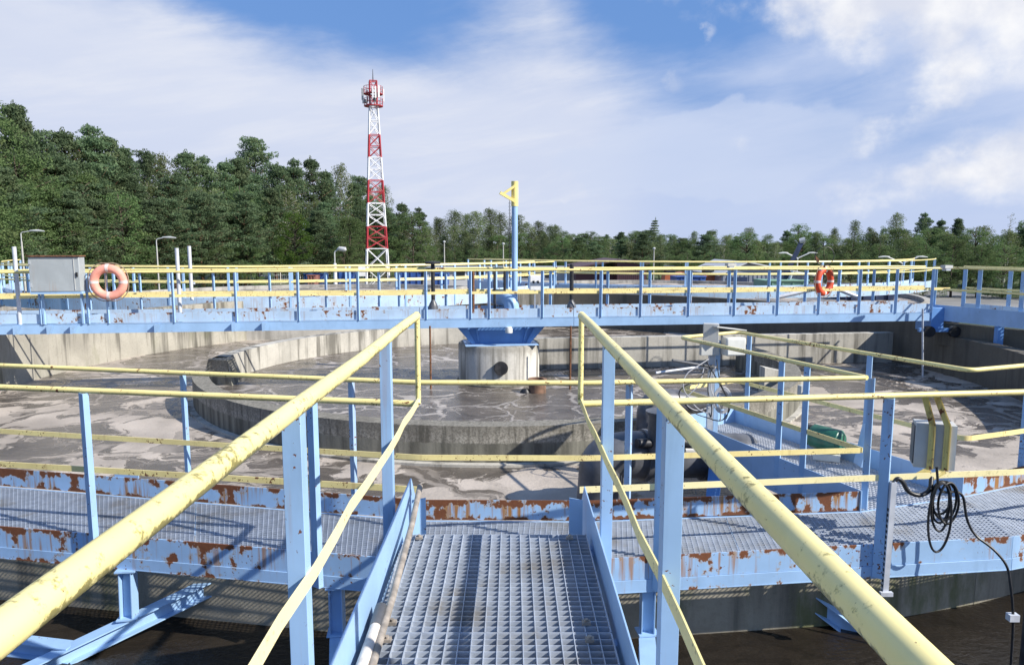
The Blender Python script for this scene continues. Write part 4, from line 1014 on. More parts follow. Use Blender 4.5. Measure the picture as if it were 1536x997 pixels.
# ------------------------------------------------------------------ neighbouring round tanks behind
def far_tank(c, Rr, lab, labr, a0, a1, zd=-0.20, ladr=None):
    t = thing('round_tank', lab, 'tank', zz(c, GROUND), 'round tanks behind the first one')
    MB().arcwall(c, Rr - .3, Rr, GROUND, -1.05, 0, 360, 120).build('tank_shell', M['conc_far'], t)
    MB().arcwall(c, Rr + .02, Rr + .04, zd - .26, zd + .16, a0, a1, 90).build('walkway_fascia', M['blue_bridge'], t)
    MB().arcwall(c, Rr - .84, Rr - .82, zd - .26, zd + .16, a0, a1, 90).build('walkway_fascia', M['blue_bridge'], t)
    MB().arcwall(c, Rr - .81, Rr + .015, zd - .03, zd, a0, a1, 90).build('walkway_deck', M['galv_pale'], t)
    for rr_, lb in ((Rr + .03, labr + ' on its near edge'), (Rr - .83, labr + ' on its inner edge')):
        gt = thing('guardrail', lb, 'railing', zz(c + V((0, -rr_, 0)), zd), 'railings of the tanks behind')
        pts = [c + V((rr_ * math.cos(R(a)), rr_ * math.sin(R(a)), 0)) for a in np.linspace(a0, a1, 61)]
        MB().tube([zz(p, zd + 1.08) for p in pts], 0.024, 8).build('handrail', M['yellow'], gt)
        MB().tube([zz(p, zd + .62) for p in pts], 0.024, 8).build('guard_bar', M['yellow'], gt)
        n = int(R(a1 - a0) * Rr / 1.7)
        for k in range(n + 1):
            a = R(a0 + (a1 - a0) * k / n); p = c + V((rr_ * math.cos(a), rr_ * math.sin(a), 0))
            MB().box(zz(p, zd + .42), (.06, .06, 1.30), a).build('post', M['blue'], gt)
    return t
CL, CR = V((-9.5, 34.2, 0)), V((8.5, 39.5, 0))
far_tank(CL, 12.8, 'round concrete tank with a blue walkway behind the left half of the bridge', 'yellow and blue railing of the left rear tank', 196, 330)
far_tank(CR, 12.6, 'round concrete tank with a blue walkway behind the right half of the bridge', 'yellow and blue railing of the right rear tank', 214, 332)
disc(CL, 0, 12.55, -1.25).build('tank_water', M['foam'], kind='structure', smooth=False)
disc(CR, 0, 12.35, -1.25).build('tank_water', M['foam'], kind='structure', smooth=False)

# ------------------------------------------------------------------ radio tower
TD = 80.0; TX = (566.5 - 768) / F * TD
TK = TD / 112
def zy(y, D): return at(768, y, D).z
tt = thing('radio_tower', 'tall red and white lattice radio mast with antennas at its top', 'tower', (TX, TD, GROUND))
zb_, zt_ = GROUND, zy(160, TD)
def hw(z): return TK * (1.78 + (0.60 - 1.78) * (z - zb_) / (zt_ - zb_))
rot = R(14)
def corner(k, z):
    a = rot + R(45 + 90 * k); h = hw(z) * 1.0 * math.sqrt(2)
    return V((TX + h * math.cos(a), TD + h * math.sin(a), z))
bands = [(160, 203, 'tower_white'), (203, 237, 'red'), (237, 271, 'tower_white'), (271, 305, 'red'), (305, 340, 'tower_white'), (340, 373, 'red'), (373, 470, 'tower_white')]
for (y0, y1, mt) in bands:
    z1, z0 = zy(y0, TD), max(GROUND, zy(y1, TD)); m = MB()
    nseg = 2
    for s in range(nseg):
        a, b = z0 + (z1 - z0) * s / nseg, z0 + (z1 - z0) * (s + 1) / nseg
        for k in range(4):
            m.tube([corner(k, a), corner(k, b)], 0.115 * TK, 8)
            k2 = (k + 1) % 4
            m.tube([corner(k, a), corner(k2, b)], 0.06 * TK, 6); m.tube([corner(k2, a), corner(k, b)], 0.06 * TK, 6)
            m.tube([corner(k, b), corner(k2, b)], 0.05, 6)
    m.build('lattice_section', M[mt], tt)
    # ladder with cable tray up one side
    lm = MB(); p0, p1 = lerp(corner(1, z0), corner(2, z0), .35) + V((.12, 0, 0)), lerp(corner(1, z1), corner(2, z1), .35) + V((.12, 0, 0))
    lm.bar(p0, p1, 0.24, 0.08); lm.build('cable_tray', M[mt], tt)
for y0 in (160, 142):
    z = zy(y0, TD); m = MB().lathe((TX, TD, z), [(.55, 0), (1.02, 0), (1.02, .08), (.55, .08)], 24)
    m.build('platform', M['red'], tt)
    r = MB()
    for hh in (.4, .8): r.tube([V((TX + 1.0 * math.cos(a), TD + 1.0 * math.sin(a), z + hh)) for a in [2 * math.pi * k / 24 for k in range(24)]], 0.026, 6, closed=True)
    for k in range(12): a = 2 * math.pi * k / 12; r.tube([(TX + 1.0 * math.cos(a), TD + 1.0 * math.sin(a), z), (TX + 1.0 * math.cos(a), TD + 1.0 * math.sin(a), z + .8)], 0.022, 6)
    r.build('platform_rail', M['red'], tt)
zc0, zc1 = zy(160, TD), zy(122, TD); m = MB()
for k in range(4):
    a = rot + R(45 + 90 * k); p = V((TX + .52 * math.cos(a), TD + .52 * math.sin(a), 0)); a2 = a + R(90); p2 = V((TX + .52 * math.cos(a2), TD + .52 * math.sin(a2), 0))
    m.tube([zz(p, zc0), zz(p, zc1)], 0.08, 8); m.tube([zz(p, zc1), zz(p2, zc1)], 0.06, 6)
    zm = (zc0 + zc1) / 2; m.tube([zz(p, zc0), zz(p2, zm)], 0.05, 6); m.tube([zz(p2, zm), zz(p, zc1)], 0.05, 6)
m.build('mast_head', M['red'], tt)
for (dx, dy, w, y0, y1, mt) in ((.30, -1.9, .22, 133, 150, 'tower_white'), (.72, -1.75, .22, 133, 150, 'tower_white'), (1.2, -1.5, .24, 131, 149, 'tower_white'), (-1.85, -.5, .22, 134, 151, 'panel_grey'), (-1.6, -1.0, .2, 134, 157, 'panel_grey'), (-1.3, 1.4, .22, 133, 150, 'tower_white'), (1.7, .6, .22, 133, 152, 'tower_white')):
    z0, z1 = zy(y1, TD), zy(y0, TD)
    MB().box((TX + dx * .62, TD + dy * .62, (z0 + z1) / 2), (w * .72, .10, z1 - z0), math.atan2(dx, -dy)).build('antenna_panel', M[mt], tt)
for (dx, zf) in ((-1.3, 154), (.6, 152)): MB().lathe((TX + dx * .5, TD - .8, zy(zf, TD)), [(0, -.2), (.18, -.18), (.22, 0), (.18, .18), (0, .2)], 14).build('radio_unit', M['pipe_dark'], tt)
MB().tube([(TX, TD, zc1), (TX, TD, zy(104, TD))], [0.06, 0.02], 8).build('lightning_rod', M['dark'], tt)

# ------------------------------------------------------------------ lamps
def lamp(px, ytop, D, lab, kind='cobra', side=1, arm=1.4, mat='pole', rb=0.10):
    b = at(px, 420, D); zt__ = zy(ytop, D); base = V((b.x, D, GROUND))
    t = thing('street_lamp', lab, 'street lamp', base, 'street lamps around the plant')
    MB().tube([base, zz(base, zt__ - (.6 if kind != 'globe' else 1.0))], [rb, rb * .65], 10).build('pole', M[mat], t)
    if kind == 'double':
        for s in (-1, 1):
            e = zz(base + V((s * arm, 0, 0)), zt__)
            MB().tube(rounded([zz(base, zt__ - .7), zz(base, zt__ - .45), e], .3), 0.05, 8).build('arm', M['lamp'], t)
            MB().tube([e + V((-s * .2, 0, 0)), e, e + V((s * .25, 0, .0)), e + V((s * .6, 0, -.03))], [.03, .055, .07, .03], 10).build('lamp_head', M['lamp'], t)
    elif kind == 'straight':
        MB().tube([zz(base, zt__ - .65), zz(base, zt__ - .1)], [rb * .62, rb * .5], 8).build('arm', M[mat], t)
        MB().lathe(zz(base, zt__), [(0, -.16), (.10, -.14), (.15, -.02), (.10, .05), (0, .07)], 14).build('lamp_head', M['lamp'], t)
    elif kind == 'cobra':
        e = zz(base + V((side * arm, 0, 0)), zt__)
        MB().tube(rounded([zz(base, zt__ - .7), zz(base, zt__ - .10), e], .12), 0.028, 8).build('arm', M['lamp'], t)
        MB().tube([e + V((-side * .2, 0, 0)), e, e + V((side * .25, 0, .0)), e + V((side * .6, 0, -.03))], [.03, .055, .07, .03], 10).build('lamp_head', M['lamp'], t)
    else:
        e = zz(base, zt__)
        MB().tube(rounded([zz(base, zt__ - 1.1), zz(base, zt__ - .15), e + V((side * .35, 0, 0))], .3), 0.045, 8).build('arm', M['lamp'], t)
        MB().tube([e + V((side * .2, 0, 0)), e + V((side * .35, 0, .05)), e + V((side * .75, 0, .0)), e + V((side * .85, 0, -.06))], [.06, .16, .17, .05], 12).build('lamp_head', M['lamp'], t)
lamp(37, 346, 40, 'street lamp with a single arm in front of the pines, left of the grey cabinet', 'cobra', 1, .7, rb=.07)
lamp(238, 356, 42, 'grey street lamp with a short arm between the life ring and the pale poles', 'cobra', 1, .55, rb=.055)
lamp(503, 374, 52, 'white street lamp with a rounded head left of the radio tower', 'globe', 1, mat='white', rb=.17)
lamp(667, 362, 75, 'thin street lamp before the larches right of the radio tower', 'straight', -1, rb=.08)
lamp(755, 365, 70, 'thin street lamp seen right beside the crane chain', 'straight', 1, rb=.08)
lamp(980, 372, 70, 'thin street lamp in front of the maroon shed', 'straight', 1, rb=.08)
lamp(1195, 379, 60, 'double-armed street lamp behind the pale-roofed shed', 'double', 1, 1.0, mat='lamp', rb=.07)
lamp(1352, 385, 50, 'double-armed street lamp right of the bright life ring', 'double', 1, 1.1, mat='lamp', rb=.07)

# ------------------------------------------------------------------ sheds, containers, machines
def X_at(px, D): return (px - 768) / F * D
def prism_shed(t, x0, x1, y0, y1, ze, zr, wall, roof, ridge='mid', over=.25, ribs=0):
    m = MB().box(((x0 + x1) / 2, (y0 + y1) / 2, (GROUND + ze) / 2), (x1 - x0, y1 - y0, ze - GROUND))
    w = m.build('wall', wall, t, smooth=False)
    xm = (x0 + x1) / 2 if ridge == 'mid' else x0 + (x1 - x0) * ridge
    MB().prism([(x0, y0, ze + .002), (x1, y0, ze + .002), (xm, y0, zr - .06)], (0, y1 - y0, 0)).build('gable', wall, t, smooth=False)
    MB().prism([(x0 - over, y0 - over, ze - .08), (xm, y0 - over, zr), (x1 + over, y0 - over, ze - .08), (x1 + over, y0 - over, ze + .02), (xm, y0 - over, zr + .1), (x0 - over, y0 - over, ze + .02)], (0, y1 - y0 + 2 * over, 0)).build('roof', roof, t, smooth=False)
    if ribs:
        r = MB(); n = int((x1 - x0) / ribs)
        for k in range(n): r.box((x0 + (k + .5) * ribs, y0 - .02, (GROUND + ze) / 2), (ribs * .45, .05, ze - GROUND - .02))
        r.build('cladding_ribs', wall, w, smooth=False)
    return w
D = 72
t = thing('maroon_shed', 'dark maroon metal shed with a low sloping roof behind the bridge', 'shed', (X_at(910, D), D, GROUND))
x0, x1 = X_at(925, D), X_at(969, D)
MB().prism([(x0, D, GROUND), (x1, D, GROUND), (x1, D, zy(398, D)), (x0, D, zy(391, D))], (0, 10, 0)).build('wall', M['maroon'], t, smooth=False)
xa = X_at(866, D)
MB().prism([(xa, D + 2, GROUND), (x0 - .003, D + 2, GROUND), (x0 - .003, D + 2, zy(402, D)), (xa, D + 2, zy(405, D))], (0, 8, 0)).build('side_bay', M['maroon'], t, smooth=False)
MB().prism([(xa - .4, D - .3, zy(401, D)), (x0, D - .3, zy(389.5, D)), (x1 + .3, D - .3, zy(394, D)), (x1 + .3, D - .3, zy(396, D)), (x0, D - .3, zy(391.5, D)), (xa - .4, D - .3, zy(403, D))], (0, 11, 0)).build('roof', M['maroon_roof'], t, smooth=False)
r = MB()
for k in range(14): r.box((x0 + .1 + k * (x1 - x0 - .1) / 14, D - .02, (GROUND + zy(399, D)) / 2), (.06, .04, zy(399, D) - GROUND))
r.build('cladding_ribs', M['maroon_roof'], t, smooth=False)
D = 78
t = thing('low_building', 'long low pale building with small windows behind the crane', 'building', (X_at(760, D), D, GROUND))
x0, x1 = X_at(640, D), X_at(878, D)
MB().box(((x0 + x1) / 2, D + 3, (GROUND + zy(404, D)) / 2), (x1 - x0, 6, zy(404, D) - GROUND)).build('wall', M['plaster'], t, smooth=False)
MB().box(((x0 + x1) / 2, D + 3, zy(403, D)), (x1 - x0 + .6, 6.6, .22)).build('roof', M['corrugated'], t, smooth=False)
for px in (655, 690, 722, 790, 825):
    f = MB().box((X_at(px, D), D - .03, -1.75), (1.3, .08, .95)).build('window', M['white'], t); MB().box((X_at(px, D), D - .08, -1.75), (1.1, .04, .78)).build('pane', M['glass'], f)
MB().box((X_at(866, D), D - .03, -2.1), (1.7, .08, 2.2)).build('doorway', M['dark'], t)
D = 58
t = thing('pale_roof_shed', 'grey corrugated shed with a broad pale roof right of the sensor boxes', 'shed', (X_at(1140, D), D, GROUND))
prism_shed(t, X_at(1082, D), X_at(1213, D), D, D + 9, zy(412, D), zy(394, D), M['corrugated'], M['roof_pale'], .28, .35, .35)
MB().box((X_at(1105, D), D - .06, -2.2), (1.6, .06, 2.2)).build('door', M['skip_navy'], t)
def skip(px0, px1, y0, D, mat, lab, dep=2.2, cat='container', grp='steel containers in the yard'):
    x0, x1 = X_at(px0, D), X_at(px1, D); z1 = zy(y0, D)
    t = thing('container', lab, cat, ((x0 + x1) / 2, D, GROUND), grp)
    h = z1 - GROUND; w = x1 - x0
    m = MB()
    m.hexa([(x0 + .12, D, GROUND + .12), (x1 - .12, D, GROUND + .12), (x1 - .12, D + dep, GROUND + .12), (x0 + .12, D + dep, GROUND + .12), (x0, D - .05, z1), (x1, D - .05, z1), (x1, D + dep, z1), (x0, D + dep, z1)])
    m.build('container_body', mat, t, smooth=False)
    m = MB()
    for k in range(max(3, int(w / .6))):
        xx = x0 + w * (k + .5) / max(3, int(w / .6)); m.box((xx, D - .05, GROUND + h * .55), (.10, .14, h * .8))
    m.build('side_ribs', mat, t, smooth=False)
    MB().tube([(x0 - .02, D - .08, z1), (x1 + .02, D - .08, z1)], .07, 8).build('rim', mat, t)
skip(506, 531, 404, 80, M['skip_blue'], 'tall blue container right of the white rounded street lamp')
skip(456, 486, 411, 82, M['skip_blue'], 'low blue container left of the white rounded street lamp')
skip(461, 474, 413, 80, M['skip_rust'], 'small brown-red container in front of the low blue one')
skip(592, 632, 406, 78, M['skip_blue'], 'blue container to the right of the radio tower foot')
skip(648, 672, 410, 74, M['skip_blue'], 'blue container in front of the pale building left of the crane')
skip(1014, 1058, 415, 55, M['skip_blue'], 'blue container between the maroon shed and the pale-roofed shed')
skip(1268, 1342, 431, 36, M['skip_navy'], 'dark navy container right of the bright life ring', 2.5)
skip(1150, 1212, 421, 44, M['green_tank'], 'pale green sheet-metal container before the corrugated shed', 2.5)
# orange machines
for (px, py, D, lab) in ((1010, 412, 60, 'orange machine standing in the yard right of the maroon shed'), (1068, 412, 60, 'orange machine beside the pale-roofed shed')):
    x = X_at(px, D); z1 = zy(py - 4, D); t = thing('yard_machine', lab, 'machine', (x, D, GROUND), 'orange yard machines')
    MB().hexa([(x - 1, D, GROUND + .5), (x + 1.1, D, GROUND + .5), (x + 1.1, D + 1.4, GROUND + .5), (x - 1, D + 1.4, GROUND + .5), (x - .7, D, z1 - .2), (x + .9, D, z1), (x + .9, D + 1.4, z1), (x - .7, D + 1.4, z1 - .2)]).build('machine_body', M['orange_machine'], t, bevel=.03)
    MB().box((x - .2, D + .7, z1 + .15), (.8, 1, .7)).build('cab', M['glass'], t, bevel=.03)
    for k in (-.7, .7): MB().tube([(x + k, D - .15, GROUND + .45), (x + k, D + .15, GROUND + .45)], .45, 18).build('wheel', M['black'], t)
t = thing('loading_boom', 'slanted dark boom arm rising over the pale-roofed shed', 'boom', at(1150, 470, 46))
a, b = at(1150, 470, 46), at(1203, 362, 46)
MB().bar(a, lerp(a, b, .6), .36, .30).build('lower_boom', M['skip_navy'], t); MB().bar(lerp(a, b, .55), b, .26, .22).build('upper_boom', M['skip_navy'], t)
MB().tube([b + V((-.15, 0, 0)), b + V((.15, -.1, .1))], .18, 12).build('end_lamp', M['lamp'], t)
MB().tube([lerp(a, b, .15) + V((.5, -.3, 0)), lerp(a, b, .6) + V((.2, -.3, 0))], .09, 8).build('hydraulic_ram', M['galv'], t)
# chain link fence along the wood
fe = thing('chain_link_fence', 'tall wire fence with concrete posts along the edge of the wood', 'fence', (-14, 100, GROUND))
fa, fbp = V((-40, 78, 0)), V((2, 118, 0)); n = 22
fw = MB()
for k in range(n + 1):
    p = lerp(fa, fbp, k / n); MB().box(zz(p, GROUND + 1.1), (.12, .12, 2.2), .7).build('post', M['pole'], fe)
for h in (.1, .6, 1.1, 1.6, 2.1): fw.tube([zz(fa, GROUND + h), zz(fbp, GROUND + h)], .018, 5)
for k in range(n * 10): p = lerp(fa, fbp, k / (n * 10)); fw.tube([zz(p, GROUND), zz(p, GROUND + 2.1)], .010, 4)
fw.build('wire_mesh', M['galv'], fe)

# ------------------------------------------------------------------ trees
def leaf_mat(name, c1, c2, c3):
    m, t, b = new_mat(name)
    geo = t.n('ShaderNodeNewGeometry'); oi = t.n('ShaderNodeObjectInfo')
    rnd = geo.outputs['Random Per Island']
    c = t.mix(rnd, c1, c2)
    lo = t.nf(t.objc(), scale=0.55, detail=3)
    c = t.mix(t.ss(lo, 0.5, 0.72, 0, 0.6), c, c3)
    hs = t.n('ShaderNodeHueSaturation'); t.put(hs.inputs['Color'], c)
    t.put(hs.inputs['Value'], t.m('ADD', t.mul(oi.outputs['Random'], 0.55), 0.76)); t.put(hs.inputs['Hue'], t.m('ADD', t.mul(oi.outputs['Random'], 0.022), 0.489))
    t.put(b.inputs['Base Color'], hs.outputs[0]); b.inputs['Roughness'].default_value = 0.75
    b.inputs['Specular IOR Level'].default_value = 0.25
    tr = t.n('ShaderNodeBsdfTranslucent'); t.put(tr.inputs[0], hs.outputs[0])
    mx_ = t.n('ShaderNodeMixShader'); mx_.inputs[0].default_value = 0.42
    t.t.links.new(b.outputs[0], mx_.inputs[1]); t.t.links.new(tr.outputs[0], mx_.inputs[2])
    t.t.links.new(mx_.outputs[0], t.t.nodes['Material Output'].inputs[0])
    return m
L = {'pine': leaf_mat('pine_needles', (0.085, 0.138, 0.072), (0.155, 0.215, 0.108), (0.185, 0.205, 0.10)),
     'oak': leaf_mat('broad_leaves', (0.088, 0.148, 0.052), (0.155, 0.222, 0.085), (0.185, 0.21, 0.085)),
     'birch': leaf_mat('birch_leaves', (0.13, 0.175, 0.066), (0.205, 0.25, 0.105), (0.23, 0.23, 0.10)),
     'spruce': leaf_mat('spruce_needles', (0.11, 0.15, 0.07), (0.185, 0.225, 0.105), (0.20, 0.21, 0.11)),
     'bright': leaf_mat('bright_leaves', (0.06, 0.13, 0.020), (0.11, 0.19, 0.035), (0.10, 0.16, 0.03))}
bark = {'pine': plain('pine_bark', (0.16, 0.085, 0.055), 0.9, 0, 0.35, 3, 'obj'), 'birch': plain('birch_bark', (0.50, 0.48, 0.45), 0.8, 0, 0.3, 2, 'obj'), 'oak': plain('brown_bark', (0.09, 0.07, 0.05), 0.9, 0, 0.3, 3, 'obj')}
def leaves(cl, rg):
    """cl: list of (centre, (rx,ry,rz), count, size, stretch) -> vertices and quads spread through flattened clumps"""
    vs, fs, off = [], [], 0
    for c, rad, n, s, stx in cl:
        d = rg.normal(size=(n, 3)); d /= np.linalg.norm(d, axis=1)[:, None]
        rr_ = rg.uniform(0.35, 1.0, (n, 1)) ** 0.6
        p = np.array(c) + d * rr_ * np.array(rad)
        a = rg.normal(size=(n, 3)); a /= np.linalg.norm(a, axis=1)[:, None]
        b = np.cross(a, rg.normal(size=(n, 3))); b /= np.linalg.norm(b, axis=1)[:, None] + 1e-9
        sz = s * rg.uniform(0.6, 1.35, (n, 1))
        a = a * sz * stx; b = b * sz * 0.5
        q = np.stack([p - a, p - b * 1.0 + a * .1, p + a, p + b * 1.0 + a * .1], 1).reshape(-1, 3)
        vs.append(q); f = np.arange(n * 4).reshape(n, 4) + off; fs.append(f); off += n * 4
    return np.concatenate(vs), np.concatenate(fs)
def crown_mesh(name, cl, mat, seed):
    rg = np.random.default_rng(seed); v, f = leaves(cl, rg)
    me = bpy.data.meshes.new(name); me.from_pydata(v.tolist(), [], f.tolist()); me.update(); me.materials.append(mat); return me
def make_tree(kind, seed, H=10.0):
    r = random.Random(seed); cl = []; tm = MB()
    lean = V((r.uniform(-.03, .03), r.uniform(-.03, .03), 0))
    axis = lambda h: V((lean.x * h + .12 * math.sin(h * .7 + seed), lean.y * h + .1 * math.cos(h * .6 + seed), h))
    tr = 0.16 if kind in ('pine', 'oak') else 0.10
    tm.tube([axis(H * k / 10) for k in range(11)], [tr * (1 - .088 * k) for k in range(11)], 8)
    if kind == 'pine':
        cb = r.uniform(.10, .22); cone = (.0, .75, .45, .9, .6)[seed % 5]
        for w in range(17):
            f = cb + (1 - cb) * (w + r.uniform(-.3, .3)) / 17
            if f > .985: continue
            g_ = (f - cb) / (1 - cb)
            R_ = 2.3 * (math.sin(math.pi * min(1, .18 + g_ * .80)) ** .8) * r.uniform(.75, 1.2) * (1.0 - cone * max(0, g_ - .35) * 1.35)
            nb = r.randint(4, 6); ph = r.uniform(0, 6.28)
            for b_ in range(nb):
                if r.random() < .10: continue
                a = ph + 6.28 * b_ / nb + r.uniform(-.4, .4); Lb = R_ * r.uniform(.65, 1.2); o = axis(H * f)
                e = o + V((math.cos(a) * Lb, math.sin(a) * Lb, Lb * r.uniform(.15, .55)))
                tm.tube([o, lerp(o, e, .5) + Z * -.05, e], [.045, .03, .012], 5)
                for k in range(3):
                    q = lerp(o, e, .42 + .30 * k) + V((r.uniform(-.15, .15), r.uniform(-.15, .15), r.uniform(.0, .2)))
                    s = (.42 + .12 * r.random()) * (1.15 - .15 * k); cl.append((tuple(q), (s * 1.2, s * 1.2, s * .55), 80, .075, 1.3))
        o = axis(H * .97); cl.append((tuple(o), (.20, .20, .55), 90, .07, 1.3)); cl.append((tuple(axis(H * .92)), (.42, .42, .4), 100, .072, 1.3))
    elif kind == 'spruce':
        for w in range(22):
            f = .08 + .90 * w / 22; R_ = 1.75 * (1 - f) ** .85 + .12; nb = 6; ph = r.uniform(0, 6.28)
            for b_ in range(nb):
                if r.random() < .16: continue
                a = ph + 6.28 * b_ / nb + r.uniform(-.3, .3); Lb = R_ * r.uniform(.7, 1.2); o = axis(H * f)
                e = o + V((math.cos(a) * Lb, math.sin(a) * Lb, -.18 * Lb + .1)); tm.tube([o, e], [.03, .01], 4)
                for k in range(3):
                    q = lerp(o, e, .3 + .34 * k); s = .22 + .10 * r.random(); cl.append((tuple(q), (s * 1.3, s * 1.3, s * .6), 46, .062, 1.2))
        cl.append((tuple(axis(H * .99)), (.10, .10, .35), 26, .07, 1.2))
    elif kind in ('birch', 'larch'):
        cb = .12 if kind == 'larch' else .2
        for w in range(20):
            f = cb + (1 - cb) * w / 20; g_ = (f - cb) / (1 - cb)
            R_ = (1.5 if kind == 'birch' else 1.15) * (math.sin(math.pi * min(1, .22 + g_ * .74)) ** .7); ph = r.uniform(0, 6.28)
            for b_ in range(4):
                a = ph + 6.28 * b_ / 4 + r.uniform(-.5, .5); Lb = R_ * r.uniform(.55, 1.2); o = axis(H * f)
                e = o + V((math.cos(a) * Lb, math.sin(a) * Lb, Lb * .55)); tm.tube([o, e], [.03, .008], 4)
                for k in range(2):
                    q = lerp(o, e, .5 + .45 * k) + V((0, 0, r.uniform(-.3, .05))); s = .30 + .16 * r.random(); cl.append((tuple(q), (s, s, s * 1.15), 60, .062, 1.0))
        cl.append((tuple(axis(H * .985)), (.22, .22, .5), 34, .08, 1.0))
    elif kind == 'bare':
        for w in range(26):
            f = .3 + .7 * w / 26; o = axis(H * f); a = r.uniform(0, 6.28); Lb = 1.3 * (1 - f) ** .5 * r.uniform(.5, 1.1)
            e = o + V((math.cos(a) * Lb, math.sin(a) * Lb, Lb * .8)); tm.tube([o, e], [.03, .008], 4)
            cl.append((tuple(e), (.25, .25, .3), 9, .07, 1.0))
    else:   # oak / bright / bush: broad crown from many uneven clumps
        cb = .15 if kind != 'bush' else .0
        n = 120
        for w in range(n):
            a = r.uniform(0, 6.28); f = r.uniform(cb + .04, .97); g_ = (f - cb) / (1 - cb)
            R_ = (2.6 if kind != 'bush' else 4.0) * (math.sin(math.pi * min(1, .16 + g_ * .80)) ** .75) * (1 + .25 * math.sin(2 * a + seed) + .12 * math.sin(5 * a + 3 * f * 6))
            rad = R_ * r.uniform(.5, 1.0); o = axis(H * max(0.03, f - .12)); q = axis(H * f) + V((math.cos(a) * rad, math.sin(a) * rad, 0))
            if w % 3 == 0: tm.tube([o, lerp(o, q, .6) + Z * .1, q], [.06, .035, .01], 5)
            s = r.uniform(.38, .75); cl.append((tuple(q), (s, s, s * .72), 115, .075, .95))
    lm = L[{'pine': 'pine', 'spruce': 'spruce', 'birch': 'birch', 'larch': 'spruce', 'bare': 'birch', 'oak': 'oak', 'bright': 'bright', 'bush': 'oak'}[kind]]
    bk = bark[{'birch': 'birch', 'bare': 'birch', 'pine': 'pine'}.get(kind, 'oak')]
    cm_ = crown_mesh('crown', cl, lm, seed)
    tmo = bpy.data.meshes.new('trunk'); tmo.from_pydata(tm.v, [], tm.f); tmo.update(); tmo.materials.append(bk)
    tmo.polygons.foreach_set('use_smooth', [True] * len(tmo.polygons))
    return cm_, tmo
PROTO = {}
for kind, n in (('pine', 5), ('spruce', 2), ('birch', 3), ('larch', 3), ('oak', 3), ('bright', 1), ('bush', 2), ('bare', 1)):
    PROTO[kind] = [make_tree(kind, 31 * n + 7 * i + len(kind)) for i in range(n)]
NAME = {'pine': ('pine_tree', 'dark green pine'), 'spruce': ('spruce_tree', 'pointed spruce'), 'birch': ('birch_tree', 'light green birch'), 'larch': ('larch_tree', 'slim olive-green larch'), 'oak': ('broadleaf_tree', 'round-crowned broadleaf tree'), 'bright': ('maple_tree', 'vivid bright green broadleaf tree'), 'bush': ('bush', 'wide low bush'), 'bare': ('bare_tree', 'thin half-bare tree with grey twigs')}
MARKS = [(-60, 'at the far left border'), (22, 'behind the leftmost pale pole'), (60, 'above the lamp left of the cabinet'), (115, 'behind the rusty grey cabinet'), (160, 'behind the faded life ring'), (205, 'just right of the faded life ring'), (245, 'behind the short-armed lamp'), (282, 'behind the pair of pale poles'), (325, 'a little right of the pale poles'), (370, 'midway from pale poles to white lamp'), (415, 'well left of the white lamp'), (460, 'just left of the white lamp'), (505, 'behind the white rounded lamp'), (545, 'at the left side of the radio tower'), (580, 'right behind the radio tower'), (615, 'just right of the radio tower'), (650, 'left of the thin lamp'), (690, 'right of the thin lamp'), (730, 'left of the crane post'), (768, 'behind the crane post'), (800, 'just right of the crane post'), (840, 'above the right valve spindle'), (880, 'left above the maroon shed'), (920, 'above the maroon shed roof'), (960, 'at the right end of the maroon shed'), (990, 'behind the maroon shed lamp'), (1025, 'between the two sheds'), (1065, 'left of the pale-roofed shed'), (1105, 'above the pale roof peak'), (1145, 'right above the pale roof'), (1190, 'behind the slanted boom'), (1235, 'behind the bright life ring'), (1275, 'right of the bright life ring'), (1315, 'left of the right double lamp'), (1352, 'behind the right double lamp'), (1390, 'just right of the right double lamp'), (1425, 'above the right end of the bridge'), (1465, 'above the side walkway'), (1505, 'near the right border'), (1540, 'at the right border')]
seen_lab = {}
RANK = ['in front', 'in mid rank', 'at the back', 'low down']
cnt = {}
def plant(px, ytop, D, kind, rank, wid=1.0):
    k = cnt.get(kind, 0); cnt[kind] = k + 1
    P_ = PROTO[kind]; cm_, tm_ = P_[k % len(P_)]
    x = X_at(px, D); h = zy(ytop, D) - GROUND; s = h / 10.0
    nm, ds = NAME[kind]
    mark = min(MARKS, key=lambda q: abs(q[0] - px))[1]
    lab = f'{ds} {RANK[rank]}, {mark}'
    if lab in seen_lab:
        alt = ['narrower', 'shorter', 'slightly paler', 'farther']
        lab0 = lab
        lab = f'{alt[seen_lab[lab0] % 4]} {ds} {RANK[rank]}, {mark}'; seen_lab[lab0] += 1
        if lab in seen_lab: lab = lab0
    seen_lab.setdefault(lab, 0)
    t = bpy.data.objects.new(nm, None); col.objects.link(t); t.location = (x, D, GROUND); t['label'] = lab; t['category'] = 'bush' if kind == 'bush' else 'tree'
    t['group'] = 'trees around the plant'
    rz = rng.uniform(0, 6.28); sx = s * wid * rng.uniform(.92, 1.08)
    t.rotation_euler = (0, 0, rz); t.scale = (sx, sx, s)
    for n_, me in (('crown', cm_), ('trunk', tm_)):
        o = bpy.data.objects.new(n_, me); col.objects.link(o); o.parent = t
